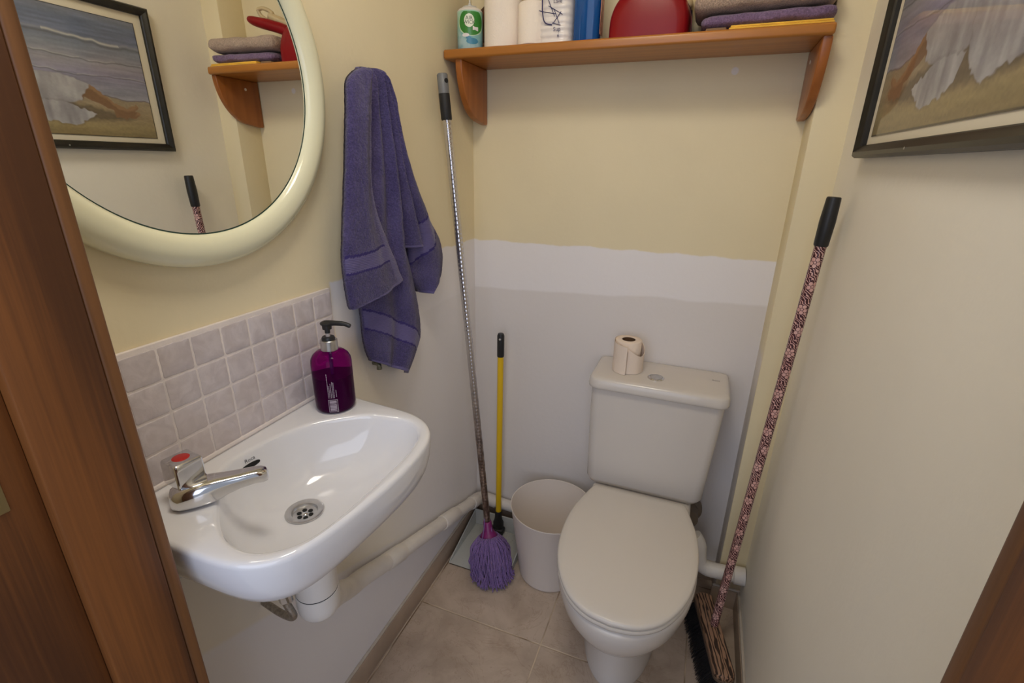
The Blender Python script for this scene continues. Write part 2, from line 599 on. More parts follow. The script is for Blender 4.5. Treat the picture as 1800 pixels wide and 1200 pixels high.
# ---------------------------------------------------------------- wash basin
OUT = [(0.0, -0.748), (0.06, -0.748), (0.111, -0.7535), (0.1738, -0.7575), (0.2187, -0.7608), (0.2586, -0.7735), (0.287, -0.7965), (0.303, -0.8238),
       (0.3125, -0.8629), (0.3173, -0.9154), (0.3165, -0.965), (0.3125, -1.0108), (0.3058, -1.0654), (0.2965, -1.1122), (0.288, -1.1376),
       (0.2748, -1.1577), (0.2516, -1.1724), (0.2181, -1.1789), (0.1782, -1.1804), (0.1333, -1.1801), (0.06, -1.180), (0.0, -1.180)]
INN = [(0.1973, -0.7936), (0.151, -0.8035), (0.111, -0.8345), (0.0788, -0.8687), (0.063, -0.8998), (0.0515, -0.9392), (0.0435, -0.9899), (0.0460, -1.0255),
       (0.066, -1.058), (0.098, -1.084), (0.1293, -1.1105), (0.1568, -1.1311), (0.1883, -1.1477), (0.2187, -1.1523), (0.2437, -1.1483), (0.2674, -1.1314), (0.284, -1.106),
       (0.2925, -1.0702), (0.2955, -1.0163), (0.2966, -0.9624), (0.2966, -0.9123), (0.2905, -0.8592), (0.2765, -0.8187), (0.2525, -0.7985), (0.2261, -0.790)]
def cat_closed(pts, sub_=6):
    P = [Vector((a, b, 0)) for a, b in pts]
    n = len(P)
    out = []
    for i in range(n):
        p0, p1, p2, p3 = P[i - 1], P[i], P[(i + 1) % n], P[(i + 2) % n]
        for k in range(sub_):
            t = k / sub_
            q = 0.5 * ((2 * p1) + (p2 - p0) * t + (2 * p0 - 5 * p1 + 4 * p2 - p3) * t * t + (3 * p1 - p0 - 3 * p2 + p3) * t ** 3)
            out.append((q.x, q.y))
    return out
def polar(poly, c, n):
    """radius of a star-shaped outline about c at n even angles"""
    res = []
    for k in range(n):
        a = 2 * PI * k / n
        dx, dy = math.cos(a), math.sin(a)
        best = 0
        for i in range(len(poly)):
            (x1, y1), (x2, y2) = poly[i], poly[(i + 1) % len(poly)]
            ex, ey = x2 - x1, y2 - y1
            den = dx * ey - dy * ex
            if abs(den) < 1e-12:
                continue
            t = ((x1 - c[0]) * ey - (y1 - c[1]) * ex) / den
            u = ((x1 - c[0]) * dy - (y1 - c[1]) * dx) / den
            if t > 0 and -1e-9 <= u <= 1 + 1e-9:
                best = max(best, t)
        res.append(best)
    return res
def build_basin():
    c = (0.175, -0.965)
    n = 160
    ro = polar(OUT, c, n)
    ri = polar(cat_closed(INN), c, n)
    for _ in range(4):
        ro = [r0 if math.cos(2 * PI * k / n) * r0 < -0.10 else (ro[k - 2] + ro[k - 1] + ro[k] * 2 + ro[(k + 1) % n] + ro[(k + 2) % n]) / 6 for k, r0 in enumerate(ro)]
    ri = [min(a, b - 0.012) for a, b in zip(ri, ro)]
    ri = [(ri[k - 2] + ri[k - 1] + ri[k] * 2 + ri[(k + 1) % n] + ri[(k + 2) % n]) / 6 for k in range(n)]
    d = (0.134, -0.970)
    rim = 0.895
    def ring(rf, z, cc=c):
        out = []
        for k in range(n):
            a = 2 * PI * k / n
            r = rf(k)
            out.append([cc[0] + r * math.cos(a), cc[1] + r * math.sin(a), z(k) if callable(z) else z])
        return out
    def clampx(r):
        return [(max(p[0], 0.0005), p[1], p[2]) for p in r]
    def inner(f, z, dr):
        """blend from rim outline (f=1) to a round ring at the drain (f=0)"""
        R = []
        for k in range(n):
            a = 2 * PI * k / n
            ax, ay = c[0] + ri[k] * math.cos(a), c[1] + ri[k] * math.sin(a)
            bx, by = d[0] + dr * math.cos(a), d[1] + dr * math.sin(a)
            R.append((bx + (ax - bx) * f, by + (ay - by) * f, z))
        return R
    rings = [inner(0, 0.779, 0.0295), inner(0.0, 0.786, 0.031)]
    for f, z in ((0.15, 0.7885), (0.3, 0.7925), (0.45, 0.799), (0.6, 0.8085), (0.72, 0.8195), (0.82, 0.8335), (0.89, 0.849), (0.94, 0.865), (0.97, 0.878), (0.988, 0.887)):
        rings.append(inner(f, z, 0.031))
    rings.append(inner(1.0, 0.8920, 0))
    rings.append(ring(lambda k: min(ri[k] + 0.004, ro[k] - 0.009), 0.8945))
    rings.append(ring(lambda k: min(ri[k] + 0.009, ro[k] - 0.0075), rim))
    rings.append(ring(lambda k: (min(ri[k] + 0.009, ro[k] - 0.0075) + ro[k] - 0.0070) / 2, rim + 0.0002))
    for ins, z in ((0.007, rim), (0.003, 0.8938), (0.0007, 0.8905), (0.0, 0.886), (0.0005, 0.87), (0.003, 0.852), (0.008, 0.834), (0.016, 0.819), (0.027, 0.809), (0.044, 0.799), (0.068, 0.787), (0.095, 0.774)):
        rings.append(clampx(ring(lambda k: max(ro[k] - ins * (0.15 if math.cos(2 * PI * k / n) < -0.55 else 1), 0.03), z)))
    rings.append(clampx([(d[0] + 0.052 * math.cos(2 * PI * k / n), d[1] + 0.052 * math.sin(2 * PI * k / n), 0.758) for k in range(n)]))
    rings.append(clampx([(d[0] + 0.034 * math.cos(2 * PI * k / n), d[1] + 0.034 * math.sin(2 * PI * k / n), 0.753) for k in range(n)]))
    mb = MB()
    mb.rings(rings, False, False)
    # closes between the underside and the drain throat
    m = len(rings) - 1
    mb.f += [(m * n + j, m * n + (j + 1) % n, (j + 1) % n, j) for j in range(n)]
    mb.m += [0] * n
    bowl = mb.build('bowl', M['porcelain'], angle=50)
    root = thing('wash_basin', (0.0, -0.965, 0.758), 'small white ceramic hand basin fixed to the left wall', 'basin')
    bvh = BVHTree.FromPolygons([v.co for v in bowl.data.vertices], [tuple(p.vertices) for p in bowl.data.polygons])
    # overflow slot and maker's lettering on the rear inside slope
    def surf(y, z):
        loc, nor, i, dist = bvh.ray_cast(Vector((0.17, y, z)), Vector((-1, 0, 0)))
        if nor.x < 0:
            nor = -nor
        return loc, nor
    loc, nor = surf(-0.988, 0.8685)
    yax = (Vector((0, 0, 1)) - nor * nor.z).normalized()
    xax = yax.cross(nor)
    slot = MB()
    rr = []
    for k in range(28):
        a = 2 * PI * k / 28
        u, v = 0.0185 * math.cos(a), 0.0048 * math.copysign(abs(math.sin(a)) ** 0.8, math.sin(a))
        q, qn = surf((loc + xax * u).y, (loc + xax * u + yax * v).z)
        rr.append(q + qn * 0.0006)
    slot.add(rr, [tuple(range(28))])
    so = slot.build('overflow_slot', M['dark'], smooth=False)
    vs, fs = text_geo('Roca', 0.0095)
    tv = []
    for v in vs:
        p = loc + xax * (v.x + 0.002) + yax * (v.y + 0.0105)
        q, qn = surf(p.y, p.z)
        tv.append(q + qn * 0.0005)
    tx = MB().add(tv, fs).build('lettering', M['ink'], smooth=False)
    # waste: flange, dished grid with holes, screw
    w = MB().lathe([(0.0, 0.7815), (0.019, 0.7815), (0.0205, 0.784), (0.0215, 0.7875), (0.029, 0.7895), (0.0315, 0.7890), (0.0322, 0.7872), (0.0305, 0.785), (0.0, 0.779)], (d[0], d[1], 0), 48)
    waste = w.build('waste_flange', M['steel'])
    hb = MB()
    for k in range(6):
        a = 2 * PI * k / 6 + 0.3
        hb.lathe([(0.0, 0.7822), (0.0040, 0.7822), (0.0040, 0.7812), (0.0, 0.7812)], (d[0] + 0.0105 * math.cos(a), d[1] + 0.0105 * math.sin(a), 0), 14)
    holes = hb.build('waste_holes', M['dark'])
    screw = MB().lathe([(0.0, 0.7840), (0.003, 0.7836), (0.0045, 0.7825), (0.0045, 0.781), (0, 0.781)], (d[0], d[1], 0), 16).build('screw', M['chrome'])
    adopt(root, bowl, so, tx, waste)
    sub(waste, holes, screw)
build_basin()

# ---------------------------------------------------------------- pillar tap
def build_tap():
    root = thing('pillar_tap', (0.088, -1.112, 0.895), 'chrome pillar tap with square knob and red dot on basin', 'tap')
    base = Vector((0.088, -1.1125, 0.895))
    tip = Vector((0.146, -1.046, 0.912))
    d = Vector((tip.x - base.x, tip.y - base.y, 0)).normalized()
    s = Vector((-d.y, d.x, 0))
    L = (Vector((tip.x, tip.y, 0)) - Vector((base.x, base.y, 0))).length
    def sec(t, w, zl, zh, back=0.0):
        pts = []
        N = 20
        for k in range(N):
            a = 2 * PI * k / N
            u = w * math.copysign(abs(math.cos(a)) ** 0.55, math.cos(a))
            v = math.copysign(abs(math.sin(a)) ** 0.7, math.sin(a))
            z = (zl + zh) / 2 + v * (zh - zl) / 2
            p = base + d * t + s * u
            pts.append((p.x, p.y, z))
        return pts
    b = MB()
    b.rings([sec(-0.028, 0.006, 0.8955, 0.915), sec(-0.026, 0.012, 0.8955, 0.924), sec(-0.017, 0.0195, 0.895, 0.929), sec(0.0, 0.0215, 0.895, 0.9315),
             sec(0.018, 0.0200, 0.895, 0.9320), sec(0.030, 0.0175, 0.897, 0.9315), sec(0.042, 0.0155, 0.9025, 0.9305), sec(0.058, 0.0140, 0.9065, 0.9295),
             sec(L - 0.010, 0.0128, 0.9085, 0.9290), sec(L, 0.0118, 0.9065, 0.9280), sec(L + 0.006, 0.0095, 0.9075, 0.9255), sec(L + 0.009, 0.005, 0.911, 0.921)])
    body = b.build('spout_body', M['chrome'], angle=55)
    nut = MB().lathe([(0.0125, 0.918), (0.0125, 0.9225), (0.010, 0.924), (0.010, 0.930)], (0.076, -1.1095, 0), 24).build('gland', M['chrome'])
    mt = Matrix.Translation((0.073, -1.108, 0.9265)) @ Matrix.Rotation(math.radians(-8), 4, 'Z')
    kb = bmesh.new()
    bmesh.ops.create_cube(kb, size=1)
    for v in kb.verts:
        w_ = 0.0400 if v.co.z < 0 else 0.0385
        v.co = Vector((v.co.x * w_, v.co.y * w_, 0.0385 if v.co.z > 0 else 0.0))
    bmesh.ops.bevel(kb, geom=list(kb.edges), offset=0.0045, segments=4, affect='EDGES', profile=0.5)
    knob = MB().bm(kb, mt).build('knob', M['chrome'], angle=20)
    disc = MB().lathe([(0.0, 0.0388), (0.0105, 0.0388), (0.0112, 0.0384), (0.0, 0.0384)], (0, 0, 0), 32, mt).build('red_disc', M['red_dot'])
    adopt(root, body, nut, knob)
    sub(knob, disc)
build_tap()

# ---------------------------------------------------------------- soap dispenser
def build_soap():
    c = (0.072, -0.798, 0.8955)
    root = thing('soap_dispenser', c, 'purple pump soap bottle half full standing on the basin back corner', 'soap bottle')
    m = NT('purple_clear_plastic')
    m.color(srgb(158, 12, 140))
    m.set(rough=0.06, trans=0.95, ior=1.15)
    liquid = simple('dark_purple_soap', srgb(26, 6, 20), 0.3)
    prof = [(0.001, 0.0), (0.030, 0.0), (0.0345, 0.0015), (0.0375, 0.006), (0.038, 0.012), (0.038, 0.095), (0.037, 0.104), (0.033, 0.112), (0.026, 0.118), (0.0165, 0.121), (0.0145, 0.1225), (0.0145, 0.127)]
    body = MB().lathe(prof, c, 56).build('bottle', m.m, angle=60)
    lp = [(0.001, 0.0015), (0.030, 0.0018), (0.0340, 0.004), (0.0358, 0.009), (0.0362, 0.013), (0.0362, 0.072), (0.001, 0.072)]
    liq = MB().lathe(lp, c, 56).build('soap_liquid', liquid, angle=60)
    collar = MB().lathe([(0.0150, 0.1215), (0.0158, 0.1222), (0.0158, 0.1412), (0.0150, 0.1420), (0.011, 0.1420)], c, 40).build('collar', M['steel'])
    cap = MB().lathe([(0.0122, 0.140), (0.0122, 0.1455), (0.0108, 0.1480), (0.0062, 0.1485), (0.0045, 0.1485)], c, 32).build('pump_cap', M['black'])
    stem = MB().lathe([(0.0042, 0.147), (0.0042, 0.158)], c, 16).build('pump_stem', simple('clear_stem', (0.5, 0.45, 0.43, 1), 0.2))
    dip = MB().tube([(c[0], c[1], c[2] + 0.05), (c[0], c[1], c[2] + 0.125)], 0.003, 8).build('dip_tube', simple('tube_plastic', srgb(90, 40, 110), 0.3))
    hd = MB().lathe([(0.0050, 0.155), (0.0050, 0.162), (0.0085, 0.163), (0.0090, 0.171), (0.0115, 0.1725), (0.0118, 0.1755), (0.009, 0.1775), (0.001, 0.178)], c, 24)
    dirn = Vector((0.96, 0.28, 0))
    p0 = Vector(c) + Vector((0, 0, 0.1742))
    hd.tube(smooth_path([p0 - dirn * 0.004, p0 + dirn * 0.016 + Vector((0, 0, 0.0008)), p0 + dirn * 0.034 + Vector((0, 0, 0.0002)), p0 + dirn * 0.046 - Vector((0, 0, 0.004))], 4), [0.0052] * 4 + [0.0048] * 4 + [0.0042] * 4 + [0.0034], 12)
    head = hd.build('pump_head', M['black'])
    # printed text columns and barcode, wrapped on the side that faces the door
    ink = simple('pale_print', (0.45, 0.38, 0.46, 1), 0.5)
    ang0 = math.atan2(-1.4816 - c[1], 0.7095 - c[0]) - math.radians(8)
    lab = MB()
    def patch(s0, s1, z0, z1):
        r = 0.03835
        k = 3
        vs, fs = [], []
        for i in range(k + 1):
            a = ang0 + (s0 + (s1 - s0) * i / k) / 0.038
            for z in (z0, z1):
                vs.append((c[0] + r * math.cos(a), c[1] + r * math.sin(a), c[2] + z))
        for i in range(k):
            fs.append((2 * i, 2 * i + 2, 2 * i + 3, 2 * i + 1))
        lab.add(vs, fs)
    rnd = random.Random(5)
    z = 0.006
    for q in (0.0060, 0.0315):
        patch(-0.0085, 0.0085, q, q + 0.0008)
    for q in (-0.0085, 0.0077):
        patch(q, q + 0.0008, 0.006, 0.0323)
    z = 0.0085
    while z < 0.030:
        h = rnd.choice((0.0006, 0.0011, 0.0017))
        patch(-0.0062, 0.0062, z, z + h)
        z += h + rnd.choice((0.0006, 0.0010))
    for col_, (za, zb) in ((-0.0075, (0.036, 0.085)), (-0.0050, (0.036, 0.060)), (-0.0022, (0.036, 0.066)), (0.0008, (0.036, 0.070)), (0.0030, (0.036, 0.068)), (0.0068, (0.038, 0.052))):
        z = za
        while z < zb:
            h = rnd.uniform(0.0008, 0.0022)
            patch(col_, col_ + 0.0011, z, z + h)
            z += h + 0.0007
    label = lab.build('printed_label', ink, smooth=False)
    adopt(root, body, liq, collar, cap, stem, dip, head)
    sub(body, label)
build_soap()

# ---------------------------------------------------------------- trap, waste pipes, supply hose
def build_pipes():
    t = (0.134, -0.970)
    root = thing('bottle_trap', (t[0], t[1], 0.545), 'white plastic bottle trap hanging under the basin', 'trap')
    up = MB().lathe([(0.030, 0.752), (0.036, 0.748), (0.0375, 0.735), (0.0375, 0.617), (0.0368, 0.615)], (*t, 0), 48).build('trap_body', M['pvc'])
    cup = MB().lathe([(0.0368, 0.6145), (0.0385, 0.6135), (0.0387, 0.588), (0.0365, 0.572), (0.030, 0.561), (0.018, 0.554), (0.001, 0.552)], (*t, 0), 48).build('trap_cup', M['pvc'])
    adopt(root, up, cup)
    seam = MB().lathe([(0.0372, 0.6125), (0.0372, 0.6165)], (*t, 0), 48, cap=False).build('seal_ring', M['dark'])
    sub(cup, seam)
    root = thing('waste_pipe', (0.03, -0.4, 0.1), 'white painted waste pipe sloping along the left wall to the corner', 'pipe')
    path = smooth_path([(0.128, -0.955, 0.560), (0.085, -0.875, 0.484), (0.045, -0.80, 0.408), (0.031, -0.73, 0.3714), (0.0275, -0.60, 0.3150)], 6)
    a = MB().tube(path, [0.026 - 0.003 * min(1, i / 12) for i in range(len(path))], 24).build('branch_pipe', M['pvc_paint'])
    path = [(0.0275, -0.62, 0.3235), (0.0275, -0.41, 0.2487), (0.0275, -0.25, 0.190), (0.0275, -0.06, 0.119)]
    b = MB().tube(path, 0.0215, 24).build('wall_pipe', M['pvc_paint'])
    cp = []
    for y0, z0, ln in ((-0.64, 0.331, 0.075), (-0.335, 0.221, 0.10), (-0.115, 0.139, 0.05)):
        y1, z1 = y0 + ln, z0 - ln * 0.37
        cp.append(MB().tube([(0.0275, y0, z0), (0.0275, y0 + 0.003, z0 - 0.0011), (0.0275, y1 - 0.003, z1 + 0.0011), (0.0275, y1, z1)], [0.0232, 0.0245, 0.0245, 0.0232], 24).build('coupling', M['pvc_paint']))
    el = MB().tube(smooth_path([(0.0275, -0.085, 0.128), (0.0275, -0.050, 0.116), (0.040, -0.033, 0.110), (0.070, -0.0285, 0.106), (0.10, -0.0285, 0.103)], 5), 0.0240, 24).build('elbow', M['pvc_paint'])
    c = MB().tube([(0.09, -0.0285, 0.104), (0.46, -0.0285, 0.096), (0.80, -0.0285, 0.0985)], 0.0215, 24).build('back_pipe', M['pvc_paint'])
    adopt(root, a, b, el, c, *cp)
    # pipe to the right of the toilet
    root = thing('elbow_pipe', (0.87, -0.125, 0.13), 'white plastic elbow pipe turning right behind the toilet', 'pipe')
    p = MB().tube(smooth_path([(0.815, -0.124, 0.262), (0.826, -0.125, 0.248), (0.834, -0.127, 0.230), (0.838, -0.128, 0.200), (0.846, -0.129, 0.170), (0.868, -0.129, 0.155), (0.90, -0.129, 0.1555), (0.955, -0.129, 0.160)], 5), 0.0235, 24).build('bend', M['pvc'])
    k = MB().tube([(0.945, -0.129, 0.159), (0.948, -0.129, 0.1592), (0.979, -0.129, 0.162)], [0.0240, 0.0275, 0.0275], 24).build('pipe_sleeve', M['pvc'])
    k2 = MB().tube([(0.866, -0.129, 0.1553), (0.868, -0.129, 0.1553)], [0.0246, 0.0246], 24).build('joint_ring', M['pvc'])
    adopt(root, p, k, k2)
    # supply hose
    root = thing('supply_hose', (0.07, -1.0, 0.6), 'braided metal supply hose behind the white trap', 'hose')
    h1 = MB().tube(smooth_path([(0.092, -1.075, 0.752), (0.095, -1.045, 0.70), (0.100, -1.022, 0.655), (0.104, -1.016, 0.615), (0.110, -1.010, 0.575), (0.06, -0.995, 0.545), (0.004, -0.985, 0.54)], 6), 0.0068, 12).build('hose', M['braid'])
    h2 = MB().tube(smooth_path([(0.104, -1.066, 0.752), (0.112, -1.038, 0.70), (0.116, -1.021, 0.655), (0.114, -1.014, 0.62)], 6), 0.0058, 12).build('tap_tail', M['steel'])
    nt = MB().tube([(0.1035, -1.018, 0.638), (0.1045, -1.0165, 0.618)], 0.0095, 6).build('hose_nut', M['steel'])
    adopt(root, h1, h2, nt)
build_pipes()

# ---------------------------------------------------------------- round mirror
def build_mirror():
    cy, cz = -0.953, 1.4795
    root = thing('round_mirror', (0.0, cy, cz - 0.274), 'round wall mirror with wide glossy cream rim above the basin', 'mirror')
    prof = [(0.262, 0.0), (0.2725, 0.004), (0.2765, 0.012), (0.2745, 0.021), (0.267, 0.0285), (0.256, 0.0325), (0.244, 0.0320), (0.2345, 0.0275), (0.2290, 0.0215), (0.2280, 0.016), (0.2320, 0.010), (0.24, 0.002)]
    n = 128
    rs = []
    for r, x in prof:
        rs.append([(x, cy + r * math.cos(2 * PI * k / n), cz + r * math.sin(2 * PI * k / n)) for k in range(n)])
    mb = MB().rings(rs, False, False)
    m = len(rs) - 1
    mb.f += [(m * n + j, m * n + (j + 1) % n, (j + 1) % n, j) for j in range(n)]
    mb.m += [0] * n
    fr = mb.build('mirror_rim', M['cream_gloss'], angle=60)
    def disc(r0, r1, x0, x1):
        q = MB()
        q.rings([[(x, cy + r * math.cos(2 * PI * k / n), cz + r * math.sin(2 * PI * k / n)) for k in range(n)] for r, x in ((r0, x0), (r1, x1))], True, True)
        return q
    g = disc(0.2265, 0.2265, 0.012, 0.018).build('mirror_glass', M['mirror'], angle=30)
    e = MB().rings([[(x, cy + r * math.cos(2 * PI * k / n), cz + r * math.sin(2 * PI * k / n)) for k in range(n)] for r, x in ((0.2265, 0.0182), (0.2285, 0.0184))], False, False).build('glass_edge', M['mirror_edge'], smooth=False)
    adopt(root, fr, g)
    sub(g, e)
build_mirror()

# ---------------------------------------------------------------- hanging towel
def towel_panel(mb, Lp, Rp, x0, x1, bulge, folds, band=None, hem=True, ns=44, nt=120, top_x=None, thick=0.010, wall_clear=0.004, strip=0.0):
    """a hanging sheet between a left and a right edge (y, z); x0/x1 stand-off at top/bottom"""
    Lc = smooth_path([(0, a, b) for a, b in Lp], 14)
    Rc = smooth_path([(0, a, b) for a, b in Rp], 14)
    def at(c, t):
        f = t * (len(c) - 1)
        i = min(int(f), len(c) - 2)
        return c[i].lerp(c[i + 1], f - i)
    front = []
    for i in range(nt + 1):
        t = i / nt
        l, r = at(Lc, t), at(Rc, t)
        row = []
        for j in range(ns + 1):
            s = j / ns
            p = l.lerp(r, s)
            x = x0 + (x1 - x0) * t
            e = min(1.0, (4 * s * (1 - s))) ** 0.5
            x += bulge * e
            tp = max(0.0, 1 - t / 0.05)
            x -= (x - 0.016) * 0.55 * tp ** 2
            for amp, cen, wid, grow in folds:
                cc = cen[0] + (cen[1] - cen[0]) * t
                x += amp * (1 - grow + grow * t) * math.exp(-((s - cc) / wid) ** 2)
            q = Vector((x, p.y, p.z))
            q.z -= 0.010 * tp * abs(2 * s - 1) ** 2.5
            q.x += 0.0016 * noise.noise(q * 30) + 0.0007 * noise.noise(q * 260)
            q.y += 0.0007 * noise.noise(q * 300 + Vector((5, 0, 0)))
            q.x = max(q.x, wall_clear + thick)
            row.append(q)
        front.append(row)
    back = [[Vector((max(wall_clear, q.x - thick), q.y, q.z)) for q in row] for row in front]
    # pull the edge columns together for a rounded border
    W = ns + 1
    vs = [q for row in front for q in row] + [q for row in back for q in row]
    off = (nt + 1) * W
    fs, ms = [], []
    for i in range(nt):
        t = (i + 0.5) / nt
        for j in range(ns):
            s = (j + 0.5) / ns
            a = i * W + j
            fs.append((a, a + 1, a + W + 1, a + W))
            mi = 0
            if band:
                b0 = band[0] + (band[2] - band[0]) * s
                b1 = band[1] + (band[3] - band[1]) * s
                if b0 < t < b1:
                    mi = 1
                if abs(t - b0) < 0.006 or abs(t - b1) < 0.006:
                    mi = 2
            if hem and t > 0.975:
                mi = 1
            if strip and s > 1 - strip:
                mi = 1
            ms.append(mi)
            fs.append((off + a, off + a + W, off + a + W + 1, off + a + 1))
            ms.append(0)
    for i in range(nt):
        for j in (0, ns):
            a = i * W + j
            fs.append((a, a + W, off + a + W, off + a))
            ms.append(1 if (strip and j == ns) else 0)
    for j in range(ns):
        for i in (0, nt):
            a = i * W + j
            fs.append((a, a + 1, off + a + 1, off + a))
            ms.append(1)
    b = len(mb.v)
    mb.v += [tuple(q) for q in vs]
    mb.f += [tuple(k + b for k in f) for f in fs]
    mb.m += ms

def build_towel():
    AL = [(-0.5949, 1.5308), (-0.6298, 1.5144), (-0.6506, 1.4935), (-0.6592, 1.4498), (-0.6792, 1.3396), (-0.7018, 1.2353), (-0.7135, 1.1706), (-0.7136, 1.1249), (-0.7112, 1.083), (-0.706, 1.0695)]
    AR = [(-0.5825, 1.5305), (-0.5912, 1.4665), (-0.6012, 1.3931), (-0.6115, 1.3171), (-0.6072, 1.2775), (-0.5909, 1.2353), (-0.5693, 1.1901), (-0.5477, 1.1485), (-0.5209, 1.0954)]
    BL = [(-0.566, 1.533), (-0.5741, 1.4478), (-0.5961, 1.3161), (-0.6217, 1.2018), (-0.6447, 1.1079), (-0.6372, 1.0485), (-0.6375, 1.0021), (-0.6349, 0.9603), (-0.6233, 0.9195)]
    BR = [(-0.5315, 1.5385), (-0.5185, 1.4527), (-0.4944, 1.35), (-0.479, 1.2624), (-0.4674, 1.1681), (-0.4508, 1.1307), (-0.431, 1.0614), (-0.4133, 0.9802), (-0.4133, 0.9159), (-0.4404, 0.876), (-0.4842, 0.8321)]
    CL = [(-0.5546, 1.5358), (-0.5267, 1.452), (-0.5099, 1.3499), (-0.4976, 1.2636), (-0.4806, 1.1604)]
    CR = [(-0.516, 1.5368), (-0.493, 1.4549), (-0.466, 1.3377), (-0.4263, 1.2454), (-0.3915, 1.1575)]
    DL = [(-0.5458, 1.5358), (-0.5205, 1.4523), (-0.4972, 1.3381), (-0.4524, 1.2212), (-0.4294, 1.1635), (-0.4354, 1.1001), (-0.427, 1.0734), (-0.3907, 1.0304)]
    DR = [(-0.5204, 1.5283), (-0.4974, 1.5062), (-0.4854, 1.4769), (-0.4627, 1.4103), (-0.4206, 1.3376), (-0.3783, 1.2767), (-0.34, 1.2175), (-0.2912, 1.1597), (-0.2783, 1.1027), (-0.3049, 1.0512), (-0.385, 1.0275)]
    mb = MB()
    towel_panel(mb, AL, AR, 0.056, 0.060, 0.014, [(0.004, (0.55, 0.5), 0.16, 0.5), (-0.003, (0.82, 0.72), 0.10, 0.6)], (0.65, 0.728, 0.75, 0.8625), strip=0.15, nt=170)
    towel_panel(mb, BL, BR, 0.026, 0.030, 0.022, [(0.016, (0.80, 0.62), 0.16, 0.0), (-0.012, (0.62, 0.40), 0.10, 0.0), (0.006, (0.3, 0.25), 0.12, 0.0)], (0.625, 0.745, 0.82, 0.905), nt=180)
    towel_panel(mb, CL, CR, 0.026, 0.030, 0.024, [(0.008, (0.62, 0.6), 0.2, 0.0), (-0.008, (0.2, 0.15), 0.12, 0.0)], None)
    towel_panel(mb, DL, DR, 0.022, 0.026, 0.028, [(0.012, (0.60, 0.45), 0.22, 0.0), (-0.010, (0.2, 0.12), 0.14, 0.0)], (0.486, 0.68, 0.54, 0.63), nt=150)
    # gathered cloth over the hook
    cap = []
    for i in range(9):
        t = i / 8
        a = t * PI * 0.95
        yy = -0.565 + 0.0
        cap.append(None)
    o = mb.build('towel', None, angle=None, mats=[M['towel'], M['towel_band'], M['towel_seam']])
    o.name = 'hand_towel'
    tag(o, 'purple terry hand towel hanging in folds on the left wall', 'towel')
    root = thing('wall_hook', (0.0, -0.572, 1.515), 'small metal hook holding up the purple towel', 'hook')
    a = MB().lathe([(0.014, 0.0), (0.014, 0.003), (0.001, 0.004)], (0, 0, 0), 24, frame_mtx((0.0, -0.566, 1.505), (0, 1, 0), (0, 0, 1))).build('hook_plate', M['steel'])
    b = MB().tube(smooth_path([(0.002, -0.566, 1.505), (0.016, -0.566, 1.498), (0.024, -0.566, 1.512), (0.026, -0.566, 1.522)], 4), 0.003, 10).build('hook_prong', M['steel'])
    adopt(root, a, b)
    root = thing('peg', (0.0, -0.579, 0.886), 'small grey metal peg on wall just below the towel', 'peg')
    pgm = simple('tarnished_metal', srgb(128, 126, 108), 0.35, 0.6, var=0.3, vscale=200)
    a = MB().tube(smooth_path([(0.001, -0.5815, 0.894), (0.010, -0.5815, 0.8945), (0.0165, -0.5815, 0.891), (0.0175, -0.5815, 0.884), (0.0175, -0.5815, 0.8795)], 4), [0.0052] * 8 + [0.0058] * 4 + [0.0064] * 4 + [0.0045], 16).build('peg_body', pgm)
    adopt(root, a)
build_towel()

